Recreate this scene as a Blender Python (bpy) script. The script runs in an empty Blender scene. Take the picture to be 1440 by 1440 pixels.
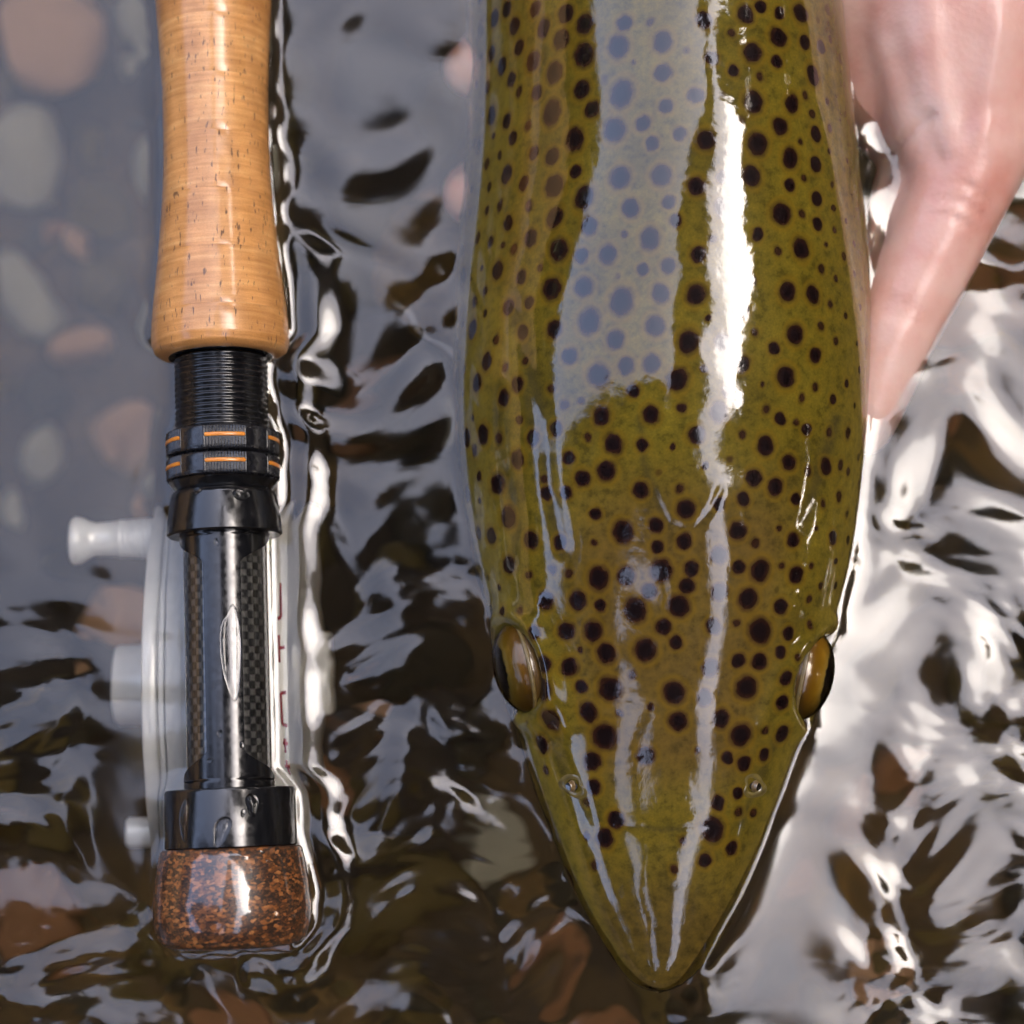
import bpy, bmesh, math, random
import numpy as np
from mathutils import Vector, Matrix
from mathutils.bvhtree import BVHTree

random.seed(7)
rng = np.random.default_rng(11)
sc = bpy.context.scene
COL = sc.collection
MM = 0.001
R = math.radians

# ------------------------------------------------------------------ camera
CAM = Vector((0.0, -0.067, 0.450))
cam_d = bpy.data.cameras.new('camera')
cam = bpy.data.objects.new('camera', cam_d)
COL.objects.link(cam)
cam.location = CAM
cam.rotation_euler = (-CAM).to_track_quat('-Z', 'Y').to_euler()
DIST = CAM.length
cam_d.sensor_width = 36
cam_d.lens = 36 * DIST / 0.225
cam_d.clip_start = 0.01
cam_d.clip_end = 400
cam_d.dof.use_dof = True
cam_d.dof.focus_distance = DIST - 0.016
cam_d.dof.aperture_fstop = cam_d.lens / 9.5
sc.camera = cam

# ------------------------------------------------------------------ light
SUN_EL, SUN_AZ = R(31), R(72)          # azimuth clockwise from +Y
world = bpy.data.worlds.new('World')
sc.world = world
world.use_nodes = True
wn = world.node_tree
bg = wn.nodes['Background']
sky = wn.nodes.new('ShaderNodeTexSky')
sky.sky_type = 'NISHITA'
sky.sun_disc = False
sky.sun_elevation = SUN_EL
sky.sun_rotation = SUN_AZ
sky.air_density = 0.45
sky.ozone_density = 0.0
sky.dust_density = 10.0
wn.links.new(sky.outputs[0], bg.inputs[0])
bg.inputs[1].default_value = 0.15
sun_d = bpy.data.lights.new('sun', 'SUN')
sun_d.energy = 0.5
sun_d.angle = R(80)
sun_d.color = (1.0, 0.94, 0.85)
sun = bpy.data.objects.new('sun', sun_d)
COL.objects.link(sun)
sdir = Vector((math.sin(SUN_AZ) * math.cos(SUN_EL), math.cos(SUN_AZ) * math.cos(SUN_EL), math.sin(SUN_EL)))
sun.rotation_euler = sdir.to_track_quat('Z', 'Y').to_euler()
sun.location = (3, 0, 6)

vs = sc.view_settings
vs.view_transform = 'Standard'
vs.look = 'None'
vs.gamma = 1
vs.use_curve_mapping = False
vs.exposure = 3.85
sc.cycles.max_bounces = 9
sc.cycles.transmission_bounces = 10
sc.cycles.sample_clamp_indirect = 8

# ------------------------------------------------------------------ map helper
fwd = (-CAM).normalized()
rgt = Vector((1, 0, 0))
upv = rgt.cross(fwd)
def W(px, py, z=0.0):
    """plan position (metres) at height z mm of a spot measured on the 1440 px picture"""
    d = fwd * DIST + rgt * ((px - 720) / 1440 * 0.225) + upv * ((720 - py) / 1440 * 0.225)
    t = (z * MM - CAM.z) / d.z
    return CAM + d * t
PX = 0.225 / 1440      # metres per picture pixel on the water

# ------------------------------------------------------------------ object helpers
def tag(o, label=None, cat=None, group=None, kind=None):
    if label: o['label'] = label
    if cat: o['category'] = cat
    if group: o['group'] = group
    if kind: o['kind'] = kind
    return o
def empty(name, loc=(0, 0, 0), rot=(0, 0, 0)):
    o = bpy.data.objects.new(name, None)
    o.empty_display_size = 0.01
    COL.objects.link(o)
    o.location = loc
    o.rotation_euler = rot
    return o
def mesh_obj(name, verts, faces, mat=None, parent=None, smooth=True):
    me = bpy.data.meshes.new(name)
    if isinstance(verts, np.ndarray):
        verts = verts.astype(np.float32)
        faces = np.asarray(faces, dtype=np.int32)
        nf, k = faces.shape
        me.vertices.add(len(verts)); me.vertices.foreach_set('co', verts.ravel())
        me.loops.add(nf * k); me.loops.foreach_set('vertex_index', faces.ravel())
        me.polygons.add(nf)
        me.polygons.foreach_set('loop_start', np.arange(0, nf * k, k, dtype=np.int32))
        me.update(calc_edges=True)
    else:
        me.from_pydata(verts, [], faces); me.update()
    if smooth:
        me.polygons.foreach_set('use_smooth', np.ones(len(me.polygons), dtype=bool))
    if mat: me.materials.append(mat)
    o = bpy.data.objects.new(name, me)
    COL.objects.link(o)
    if parent is not None: o.parent = parent
    return o
def bm_obj(name, bm, mat=None, parent=None, smooth=True):
    me = bpy.data.meshes.new(name)
    bm.to_mesh(me); bm.free()
    if smooth:
        for p in me.polygons: p.use_smooth = True
    if mat: me.materials.append(mat)
    o = bpy.data.objects.new(name, me); COL.objects.link(o)
    if parent is not None: o.parent = parent
    return o
def grid_faces(nu, nv, wrap_v=False):
    i = np.arange(nu - 1)[:, None]
    jn = nv if wrap_v else nv - 1
    j = np.arange(jn)[None, :]
    a = i * nv + j; b = i * nv + (j + 1) % nv
    c = (i + 1) * nv + (j + 1) % nv; d = (i + 1) * nv + j
    return np.stack([a + 0 * b, b, c, d], -1).reshape(-1, 4)
def lathe(name, prof, mat, parent, n=96, axis='Y', rmod=None, cap=True, sharp=38):
    """profile [(t, r) mm]; solid of revolution about local axis; angle 0 = up (+Z). UV in mm."""
    prof = [(p[0], max(p[1], 0.001)) for p in prof]
    th = np.linspace(0, 2 * np.pi, n, endpoint=False)
    t = np.array([p[0] for p in prof]); r = np.array([p[1] for p in prof])
    rr = np.repeat(r[:, None], n, 1)
    if rmod is not None: rr = rr + rmod(t[:, None] + 0 * th[None], th[None] + 0 * t[:, None])
    s, c = np.sin(th)[None] * rr, np.cos(th)[None] * rr
    tt = np.repeat(t[:, None], n, 1)
    if axis == 'Y': V = np.stack([s, tt, c], -1)
    else: V = np.stack([tt, -s, c], -1)
    o = mesh_obj(name, V.reshape(-1, 3) * MM, grid_faces(len(t), n, True), mat, parent)
    me = o.data
    uv = me.uv_layers.new(name='UVMap')
    li = np.empty(len(me.loops), dtype=np.int32); me.loops.foreach_get('vertex_index', li)
    ti, ai = li // n, li % n
    ang = (th[ai] + np.pi) % (2 * np.pi) - np.pi
    uvv = np.stack([ang * r[ti], t[ti]], -1).astype(np.float32)
    uv.data.foreach_set('uv', uvv.ravel())
    bm = bmesh.new(); bm.from_mesh(me)
    bmesh.ops.recalc_face_normals(bm, faces=bm.faces)
    for e in bm.edges:
        if len(e.link_faces) == 2 and e.calc_face_angle(0) > R(sharp): e.smooth = False
    bm.to_mesh(me); bm.free()
    return o

# ------------------------------------------------------------------ material helpers
def new_mat(name):
    m = bpy.data.materials.new(name); m.use_nodes = True
    nt = m.node_tree
    b = nt.nodes['Principled BSDF']
    return m, nt, b
def N(nt, typ, **kw):
    n = nt.nodes.new(typ)
    for k, v in kw.items():
        if k in n.inputs: n.inputs[k].default_value = v
        else: setattr(n, k, v)
    return n
def L(nt, a, b): nt.links.new(a, b)
def ramp(nt, fac, stops, interp='LINEAR'):
    r = nt.nodes.new('ShaderNodeValToRGB')
    r.color_ramp.interpolation = interp
    el = r.color_ramp.elements
    while len(el) < len(stops): el.new(0.5)
    for e, (p, c) in zip(el, stops):
        e.position = p
        e.color = (*c, 1) if len(c) == 3 else c
    nt.links.new(fac, r.inputs[0])
    return r
def mixc(nt, fac, a, b, blend='MIX'):
    m = nt.nodes.new('ShaderNodeMix'); m.data_type = 'RGBA'; m.blend_type = blend
    for sock, v in ((m.inputs[0], fac), (m.inputs[6], a), (m.inputs[7], b)):
        if isinstance(v, (int, float)): sock.default_value = v
        elif isinstance(v, tuple): sock.default_value = (*v, 1)
        else: nt.links.new(v, sock)
    return m.outputs[2]
def mth(nt, op, a, b=None):
    m = nt.nodes.new('ShaderNodeMath'); m.operation = op
    for s, v in ((m.inputs[0], a), (m.inputs[1], b)):
        if v is None: continue
        if isinstance(v, (int, float)): s.default_value = v
        else: nt.links.new(v, s)
    return m.outputs[0]
def bump(nt, b, h, strength, dist, sock='Normal'):
    n = nt.nodes.new('ShaderNodeBump')
    n.inputs['Strength'].default_value = strength
    n.inputs['Distance'].default_value = dist
    nt.links.new(h, n.inputs['Height'])
    nt.links.new(n.outputs[0], b.inputs[sock])
    return n

def simple(name, col, rough=0.4, metal=0.0, ior=1.5, coat=0.0, coat_ior=1.5, noise=0.0, nscale=400):
    m, nt, b = new_mat(name)
    b.inputs['Roughness'].default_value = rough
    b.inputs['Metallic'].default_value = metal
    b.inputs['IOR'].default_value = ior
    b.inputs['Coat Weight'].default_value = coat
    b.inputs['Coat IOR'].default_value = coat_ior
    b.inputs['Coat Roughness'].default_value = 0.03
    tc = N(nt, 'ShaderNodeTexCoord')
    nz = N(nt, 'ShaderNodeTexNoise', Scale=nscale, Detail=4.0)
    L(nt, tc.outputs['Object'], nz.inputs['Vector'])
    lo = tuple(c * (1 - noise) for c in col); hi = tuple(min(1, c * (1 + noise)) for c in col)
    rp = ramp(nt, nz.outputs[0], [(0.3, lo), (0.7, hi)])
    L(nt, rp.outputs[0], b.inputs['Base Color'])
    return m

# ================================================================== WATER AND STREAM BED
def water_mat():
    m = bpy.data.materials.new('stream_water'); m.use_nodes = True
    nt = m.node_tree; nt.nodes.clear()
    out = N(nt, 'ShaderNodeOutputMaterial')
    rf = N(nt, 'ShaderNodeBsdfRefraction', IOR=1.33, Roughness=0.012)
    rf.inputs['Color'].default_value = (0.97, 0.955, 0.9, 1)
    gl = N(nt, 'ShaderNodeBsdfGlossy', Roughness=0.075)
    gl.inputs['Color'].default_value = (1, 1, 1, 1)
    fr = N(nt, 'ShaderNodeFresnel', IOR=1.6)
    mx = N(nt, 'ShaderNodeMixShader')
    L(nt, fr.outputs[0], mx.inputs[0]); L(nt, rf.outputs[0], mx.inputs[1]); L(nt, gl.outputs[0], mx.inputs[2])
    L(nt, mx.outputs[0], out.inputs['Surface'])
    return m
M_WATER = water_mat()

def bed_mat():
    m, nt, b = new_mat('stream_bed_silt')
    tc = N(nt, 'ShaderNodeTexCoord')
    n1 = N(nt, 'ShaderNodeTexNoise', Scale=14.0, Detail=6.0)
    n2 = N(nt, 'ShaderNodeTexNoise', Scale=120.0, Detail=5.0)
    v = N(nt, 'ShaderNodeTexVoronoi', Scale=38.0)
    for n in (n1, n2, v): L(nt, tc.outputs['Object'], n.inputs['Vector'])
    c1 = ramp(nt, n1.outputs[0], [(0.3, (0.022, 0.013, 0.003)), (0.55, (0.07, 0.041, 0.008)), (0.75, (0.17, 0.10, 0.02))])
    c2 = ramp(nt, v.outputs['Color'], [(0.1, (0.4, 0.35, 0.3)), (0.9, (1.4, 1.3, 1.1))])
    L(nt, mixc(nt, 0.8, c1.outputs[0], c2.outputs[0], 'MULTIPLY'), b.inputs['Base Color'])
    b.inputs['Roughness'].default_value = 0.8
    bump(nt, b, n2.outputs[0], 0.6, 0.006)
    return m
def stone_mat(name, ca, cb, algae=0.5):
    m, nt, b = new_mat(name)
    tc = N(nt, 'ShaderNodeTexCoord'); oi = N(nt, 'ShaderNodeObjectInfo')
    mp = N(nt, 'ShaderNodeVectorMath', operation='ADD')
    L(nt, tc.outputs['Object'], mp.inputs[0]); L(nt, oi.outputs['Location'], mp.inputs[1])
    n1 = N(nt, 'ShaderNodeTexNoise', Scale=30.0, Detail=6.0)
    n2 = N(nt, 'ShaderNodeTexNoise', Scale=160.0, Detail=4.0)
    for n in (n1, n2): L(nt, mp.outputs[0], n.inputs['Vector'])
    c = ramp(nt, n1.outputs[0], [(0.3, ca), (0.7, cb)])
    a = ramp(nt, n2.outputs[0], [(0.45, (0, 0, 0)), (0.7, (1, 1, 1))])
    f = mth(nt, 'MULTIPLY', a.outputs[0], algae)
    L(nt, mixc(nt, f, c.outputs[0], (0.03, 0.024, 0.008)), b.inputs['Base Color'])
    b.inputs['Roughness'].default_value = 0.6
    bump(nt, b, n2.outputs[0], 0.4, 0.002)
    return m

BED = -0.34
def nonuniform(a, b, step, far, growth=1.25):
    core = list(np.arange(a, b + step * 0.5, step))
    s, x = step, core[-1]; hi = []
    while x < far: s *= growth; x += s; hi.append(x)
    s, x = step, core[0]; lo = []
    while x > -far: s *= growth; x -= s; lo.append(x)
    return np.array(lo[::-1] + core + hi)

# ---- smooth random height fields (sums of random plane waves, filtered on a tile)
def field(seed, lam0, lam1, aniso=(1.0, 1.0), n=1024, size=0.36):
    g = np.random.default_rng(seed)
    F = np.fft.fft2(g.standard_normal((n, n)))
    k = np.fft.fftfreq(n, d=size / n)
    KX, KY = np.meshgrid(k * aniso[0], k * aniso[1], indexing='ij')
    K = np.sqrt(KX ** 2 + KY ** 2) + 1e-9
    lam = 1 / K
    Wt = np.exp(-0.5 * ((np.log(lam) - 0.5 * (math.log(lam0) + math.log(lam1))) / (0.35 * math.log(lam1 / lam0) + 0.05)) ** 2) * (lam / lam1)
    f = np.real(np.fft.ifft2(F * Wt))
    gx, gy = np.gradient(f, size / n)
    return f / np.sqrt((gx ** 2 + gy ** 2).mean()), n, size     # unit rms slope
def sample(fld, X, Y):
    f, n, size = fld
    u = (X / size * n) % n; v = (Y / size * n) % n
    i = np.floor(u).astype(int); j = np.floor(v).astype(int)
    a, b = u - i, v - j
    a = a * a * (3 - 2 * a) * 0.5 + a * 0.5; b = b * b * (3 - 2 * b) * 0.5 + b * 0.5
    i1, j1 = (i + 1) % n, (j + 1) % n; i %= n; j %= n
    return f[i, j] * (1 - a) * (1 - b) + f[i1, j] * a * (1 - b) + f[i, j1] * (1 - a) * b + f[i1, j1] * a * b
def sstep(x, a, b):
    t = np.clip((x - a) / (b - a), 0, 1)
    return t * t * (3 - 2 * t)

# ================================================================== TROUT SHAPE (tables: station, left, right edge on the plan, heights in mm)
FT = np.array([
 # py    left   right  zw    ztop  zbot  skew  flat
 [-2600, 860,   1010, -34,   10,   -70,  20, 2.0],
 [-2300, 850,   1020, -34,   12,   -74,  20, 2.0],
 [-1700, 770,   1090, -34,   24,   -86,  26, 2.0],
 [-1000, 690,   1140, -32,   32,   -92,  34, 2.0],
 [-500,  660,   1158, -24,   35,   -92,  42, 2.0],
 [-150,  652,   1163, -19,   36,   -90,  46, 2.0],
 [0,     655,   1166, -17,   36,   -88,  47, 2.0],
 [100,   658,   1174, -16,   35.5, -86,  47, 2.0],
 [200,   657,   1186, -15.5,   35.5, -84,  46, 2.0],
 [300,   650,   1200, -14.5,   35,   -82,  43, 2.0],
 [400,   642,   1212, -12.5,   34,   -80,  38, 2.0],
 [500,   639,   1215, -10,   32.5, -78,  32, 2.0],
 [600,   640,   1212, -8,    30.2, -75,  25, 2.05],
 [700,   650,   1204, -7,    27.2, -70,  20, 2.1],
 [800,   668,   1190, -7,    23.8, -64,  16, 2.2],
 [900,   696,   1162, -7,    20.0, -58,  12, 2.3],
 [1000,  719,   1136, -6.5,  16.2, -52,  10, 2.3],
 [1100,  748,   1104, -5.5,  12.6, -44,  8, 2.25],
 [1200,  786,   1068, -4.5,  9.2,  -36,  6, 2.2],
 [1260,  811,   1044, -4,    7.3,  -31,  4, 2.2],
 [1310,  836,   1018, -3.5,  5.8,  -26,  3, 2.2],
 [1345,  860,   995,  -3.3,  4.6,  -22,  2, 2.2],
 [1368,  875,   980,  -3.2,  3.4,  -18,  1, 2.1],
 [1383,  892,   963,  -3.2,  2.0,  -14,  0, 2.0],
 [1391,  907,   947,  -3.2,  0.4,  -12,  0, 2.0],
 [1394,  924,   931,  -3.2,  -2.0, -9.5, 0, 2.0]])
def ftab(py):
    return np.stack([np.interp(py, FT[:, 0], FT[:, k]) for k in range(1, 8)], -1)
py_st = np.concatenate([np.linspace(-2600, -160, 60), np.linspace(-150, 1330, 560), np.linspace(1333, 1394, 50)])
tabv = ftab(py_st)
def smooth_rows(a, py, width):
    out = a.copy()
    for i in range(len(py)):
        w = min(width, 0.6 * (1394 - py[i]) + 1e-6)
        if w < 1: continue
        m = np.abs(py - py[i]) < 2.5 * w
        g = np.exp(-0.5 * ((py[m] - py[i]) / w) ** 2)
        gap = np.gradient(py)[m]
        g *= gap
        out[i] = (a[m] * g[:, None]).sum(0) / g.sum()
    return out
tabv = smooth_rows(tabv, py_st, 30)
NP = 440
phi = np.concatenate([np.linspace(-1.75, 1.75, 380), np.linspace(1.80, 2 * np.pi - 1.80, 60)])
yw = np.array([W(720, p, z).y for p, z in zip(py_st, tabv[:, 2])])
xl = np.array([W(l, p, z).x for l, p, z in zip(tabv[:, 0], py_st, tabv[:, 2])])
xr = np.array([W(r_, p, z).x for r_, p, z in zip(tabv[:, 1], py_st, tabv[:, 2])])
xc, wd = (xl + xr) / 2, (xr - xl) / 2
S, C = np.sin(phi)[None], np.cos(phi)[None]
ex = (2 / tabv[:, 6])[:, None]
Sx = np.sign(S) * np.abs(S) ** ex
Cz = np.sign(C) * np.abs(C) ** np.where(C > 0, ex, 1.0)
zw, zt, zb = tabv[:, 2:3] * MM, tabv[:, 3:4] * MM, tabv[:, 4:5] * MM
FX = xc[:, None] + wd[:, None] * Sx + np.maximum(Cz, 0) * tabv[:, 5:6] * PX
FY = np.repeat(yw[:, None], NP, 1)
FZ = zw + np.where(Cz > 0, Cz * (zt - zw), Cz * (zw - zb))
# the snout is bluntly rounded and leans forward: pull the top back a little near the tip
# soft relief: creases of the gill covers, skull ridges, eye sockets
def polyline_d(X, Y, pts):
    d = np.full(X.shape, 1e9)
    for (a, b) in zip(pts[:-1], pts[1:]):
        ax, ay = a; bx, by = b
        vx, vy = bx - ax, by - ay
        t = np.clip(((X - ax) * vx + (Y - ay) * vy) / (vx * vx + vy * vy), 0, 1)
        d = np.minimum(d, np.hypot(X - ax - t * vx, Y - ay - t * vy))
    return d
def pl(pts, z): return [(W(a, b, z).x, W(a, b, z).y) for a, b in pts]
up = (C > 0.05)
PXm = PX
def relief(pts, z, width, depth):
    global FZ
    d = polyline_d(FX, FY, pl(pts, z)) / (width * PX)
    FZ = FZ - np.where(up, depth * MM * np.exp(-d ** 2), 0)
relief([(722, 430), (742, 520), (765, 600), (772, 690), (790, 775)], 12, 13, 0.30)
relief([(700, 560), (702, 640), (724, 745), (722, 800)], 2, 12, 0.30)
relief([(1168, 600), (1140, 690), (1122, 745)], 10, 12, 0.25)
relief([(898, 600), (905, 650), (922, 700), (940, 735), (975, 748)], 26, 5, 0.10)
relief([(975, 748), (1000, 716), (1012, 690)], 25, 5, 0.10)
relief([(780, 1055), (812, 1120), (828, 1165)], 5, 10, 0.25)
relief([(1080, 1055), (1050, 1120), (1030, 1170)], 5, 10, 0.25)
relief([(866, 1160), (930, 1167), (1010, 1160)], 9, 4, 0.06)
relief([(1035, 1150), (1022, 1230), (1015, 1270)], 3, 6, 0.3)
# brow ridges
relief([(752, 860), (770, 940), (790, 1020)], 10, 16, -0.9)
relief([(1110, 860), (1096, 940), (1074, 1020)], 10, 16, -0.9)
EYES = [(737, 938, 3.2, -1), (1129, 948, 2.8, 1)]
EYE_R = (0.0060, 0.0102, 0.0086)
def eye_frame(px, py, z, sgn):
    from mathutils import Euler
    rot = Euler((0, R(-8), R(-13)) if sgn > 0 else (0, R(-8), math.pi + R(13)))
    return W(px, py, z), rot
for (px_, py_, z_, sg_) in EYES:
    c_, rot_ = eye_frame(px_, py_, z_, sg_)
    Mx = np.array(rot_.to_matrix())
    D = np.stack([FX - c_.x, FY - c_.y, FZ - c_.z], -1) @ Mx        # into the eye's own axes
    q_ = np.sqrt((D[..., 1] / EYE_R[1]) ** 2 + (D[..., 2] / EYE_R[2]) ** 2)
    win = np.exp(-(np.minimum(D[..., 0] + 0.002, 0) / 0.006) ** 2) * np.exp(-(np.maximum(D[..., 0] - 0.004, 0) / 0.004) ** 2)
    push = (0.0011 * np.exp(-((q_ - 1.18) / 0.24) ** 2) - 0.0012 * (1 - sstep(q_, 0.75, 1.0))) * win
    ax_ = Mx[:, 0] + np.array([0, 0, 0.35])
    FX = FX + push * ax_[0]; FY = FY + push * ax_[1]; FZ = FZ + push * ax_[2]
# unevenness of the wet back (gives the ragged edge to the sky's reflection)
fA = field(3, 0.010, 0.03); fB = field(4, 0.0016, 0.004, (1.0, 1.0)); fC = field(5, 0.03, 0.09)
zamp = 0.005 + 0.006 * sstep(FY, -0.02, 0.06)
FZ = FZ + np.where(up, (sample(fA, FX, FY) * 0.016 + sample(fC, FX, FY) * 0.030 + sample(fB, FX, FY) * zamp) * sstep(C, 0.05, 0.5), 0)
Vf = np.stack([FX, FY, FZ], -1).reshape(-1, 3)
Ff = grid_faces(len(py_st), NP, True)
# snout cap
tip = len(Vf)
Vf = np.vstack([Vf, Vf[(len(py_st) - 1) * NP:].mean(0)[None] + np.array([[0, -0.0003, 0]])])

# waterline of the trout (for the meniscus): half-widths where the skin crosses z = 0
def waterline():
    L_, R_ = [], []
    for i in range(len(py_st)):
        z = FZ[i, :380]; x = FX[i, :380]
        k = np.nonzero(z > 0)[0]
        if len(k) and k[0] > 0 and k[-1] < 379:
            a = k[0]; t = z[a] / (z[a] - z[a - 1]); L_.append(x[a] + (x[a - 1] - x[a]) * t)
            b = k[-1]; t = z[b] / (z[b] - z[b + 1]); R_.append(x[b] + (x[b + 1] - x[b]) * t)
        else: L_.append(np.nan); R_.append(np.nan)
    return np.array(L_), np.array(R_)
wlL, wlR = waterline()
okw = ~np.isnan(wlL)
o_ = np.argsort(yw[okw])
WY, WL, WR = yw[okw][o_], wlL[okw][o_], wlR[okw][o_]
def sm1(a, n=9):
    k = np.exp(-0.5 * (np.arange(-n, n + 1) / (n * 0.5)) ** 2); k /= k.sum()
    pad = np.concatenate([2 * a[0] - a[n:0:-1], a, 2 * a[-1] - a[-2:-n - 2:-1]])
    return np.convolve(pad, k, 'valid')
WL, WR = sm1(WL), sm1(WR)

# ================================================================== ROD AXIS
ROD_Z = 3.5
A0 = W(328, 1332, ROD_Z); A1 = W(300, 0, ROD_Z)
AX = (A1 - A0).normalized()
ROD_ANG = math.atan2(-AX.x, AX.y)
def T(py, r=9.0):
    """mm along the rod from the butt of a ring seen at row py on top of the rod"""
    f = (1332 - py) / 1332.0
    p = W(328 - 28 * f, py, ROD_Z + r)
    return (p - Vector((A0.x, A0.y, p.z))).dot(AX) / MM
K = PX / MM           # mm per px
ROD_OUT = [(0, 11), (0.6, 14.5), (4, 16.2), (10, 16.6), (20, 15.4), (22, 14), (34.5, 13.9), (35, 9.6), (92, 9.6), (93, 12.2), (113, 12.2), (114, 10.3), (130, 10.3), (131, 15), (160, 13), (200, 11.8), (230, 13), (330, 13)]

# ================================================================== WATER SURFACE
gx = nonuniform(-0.122, 0.122, 0.00046, 6.0)
gy = nonuniform(-0.128, 0.122, 0.00046, 6.0)
GX, GY = np.meshgrid(gx, gy, indexing='ij')
# distance to the rod's outline
lt = ((GX - A0.x) * AX.x + (GY - A0.y) * AX.y) / MM
ls = ((GX - A0.x) * AX.y - (GY - A0.y) * AX.x) / MM       # + to the right
pt = np.array([p[0] for p in ROD_OUT]); pr = np.array([math.sqrt(max(p[1] ** 2 - ROD_Z ** 2, 1)) for p in ROD_OUT])
tg = np.linspace(-60, 330, 1200)
prs = np.interp(tg, pt, pr)
prs = np.convolve(np.pad(prs, 8, mode='edge'), np.ones(17) / 17, 'valid')
rw = np.interp(lt, tg, prs)
side = np.abs(ls) - rw
d_rod = np.where(lt >= 0, side, np.where(side > 0, np.hypot(np.maximum(side, 0), lt), -lt))
d_rod = np.where(lt < 0, np.where(side > 0, np.hypot(side, lt), -lt), side)
dr = np.maximum(d_rod, 0)
# distance to the trout's waterline
yl = np.clip(GY, WY[0], WY[-1])
fl = np.interp(yl, WY, WL); frr = np.interp(yl, WY, WR)
ins = (GX > fl) & (GX < frr) & (GY > WY[0])
near = (np.abs(GX) < 0.2) & (np.abs(GY) < 0.2)
ysel = np.concatenate([WY[0] + np.array([0, 0.0006, 0.0012, 0.002, 0.003, 0.0045]), np.arange(WY[0] + 0.0065, 0.2, 0.0026)])
line = [(np.interp(y, WY, WL), y) for y in ysel[::-1]] + [(np.interp(y, WY, WR), y) for y in ysel]
dn = polyline_d(GX[near], GY[near], line)
d_fish = np.full(GX.shape, 200.0)
d_fish[near] = dn / MM
d_fish = np.where(ins, -d_fish, d_fish)
df = np.maximum(d_fish, 0)
inside = (d_fish < 0) | (d_rod < 0)
# picture rows / columns for describing where the stream is lively
ROW = 720 - GY / PX * 0.99; COLX = 720 + GX / PX
f1 = field(21, 0.014, 0.034, (1.1, 0.75)); f2 = field(22, 0.004, 0.010, (1.25, 0.6)); f3 = field(23, 0.03, 0.08)
wx = sample(f3, GX + 0.03, GY) * 0.35; wy = sample(f3, GX, GY + 0.11) * 0.35
wob1 = sample(f1, GX + wx, GY + wy); wob2 = sample(f2, GX + 1.2 * wx, GY + 1.2 * wy)
calm_ul = (1 - sstep(COLX, 150, 330)) * (1 - sstep(ROW, 700, 1000))
calm_top = (1 - sstep(ROW, 150, 520)) * (1 - sstep(COLX, 560, 760))
calm_rf = sstep(COLX, 1000, 1060) * (1 - sstep(COLX - 0.25 * (1000 - ROW), 1180, 1340)) * sstep(ROW, 780, 900)
calm_reel = (1 - sstep(np.abs(COLX - 290), 110, 190)) * sstep(ROW, 600, 700) * (1 - sstep(ROW, 1180, 1300))
live = 1 - 0.86 * np.maximum(np.maximum(np.maximum(calm_ul, 0.9 * calm_reel), 0.7 * calm_top), 0.85 * calm_rf)
far = np.exp(-np.maximum(np.hypot(GX, GY) - 0.18, 0) / 0.6)
damp = (1 - 0.75 * np.exp(-df / 4)) * (1 - 0.6 * np.exp(-dr / 3))
H = (wob1 * 0.085 + wob2 * (0.016 + 0.034 * sstep(ROW, 600, 1050)) * live) * live * damp * far
H += sample(f3, GX * 0.5, GY * 0.5) * 0.03 * far
Hm = 1.2 * np.exp(-dr / 1.9) + 0.55 * np.exp(-df / 2.2)
# water raised along the rod's right side and trout's cheek to reflect bright sky
rightrod = sstep(ls, 0, 3) * sstep(ROW, 330, 480) * (1 - sstep(ROW, 1330, 1400))
Hm += rightrod * (0.9 * np.exp(-((dr - 6.5) / 3.2) ** 2))
cheek = sstep(GX - (fl + frr) / 2, 0, 0.01) * sstep(ROW, 700, 950)
Hm += cheek * 2.3 * np.exp(-df / 17)
def blur(a):
    for ax in (0, 1):
        b = a.copy(); n_ = a.shape[ax]
        sl = lambda p, q: tuple(slice(p, q) if k == ax else slice(None) for k in (0, 1))
        b[sl(1, n_ - 1)] = 0.25 * a[sl(0, n_ - 2)] + 0.5 * a[sl(1, n_ - 1)] + 0.25 * a[sl(2, n_)]
        a = b
    return a
for _ in range(3): H = blur(H)
Hm = blur(blur(Hm))
H = H + Hm * MM
H = H - 0.006 * sstep(-d_fish, 7, 12)
Vw = np.stack([GX, GY, H], -1).reshape(-1, 3)
Fw = grid_faces(len(gx), len(gy))[:, ::-1]
water = mesh_obj('water', Vw, Fw, M_WATER)
tag(water, 'clear rippling stream water around trout and rod', 'water', kind='structure')

# ---- stream bed and its stones
bx = nonuniform(-0.4, 0.4, 0.01, 40.0, 1.15); by = nonuniform(-0.4, 0.4, 0.01, 40.0, 1.15)
BX, BY = np.meshgrid(bx, by, indexing='ij')
fb = field(31, 0.05, 0.16, size=0.9)
BZ = BED + sample(fb, BX, BY) * 0.12 * np.exp(-np.maximum(np.hypot(BX, BY) - 0.5, 0))
# unseen banks added on every side to block low light under the trees
rad_ = np.hypot(BX, BY)
BZ = BZ + 2.6 * sstep(rad_, 4.2, 9.0) + 3.0 * sstep(rad_, 9.0, 30.0)
bed = mesh_obj('stream_bed', np.stack([BX, BY, BZ], -1).reshape(-1, 3), grid_faces(len(bx), len(by))[:, ::-1], bed_mat())
tag(bed, 'dark silty gravel stream bed rising into added unseen banks', 'stream bed', kind='structure')

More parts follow.
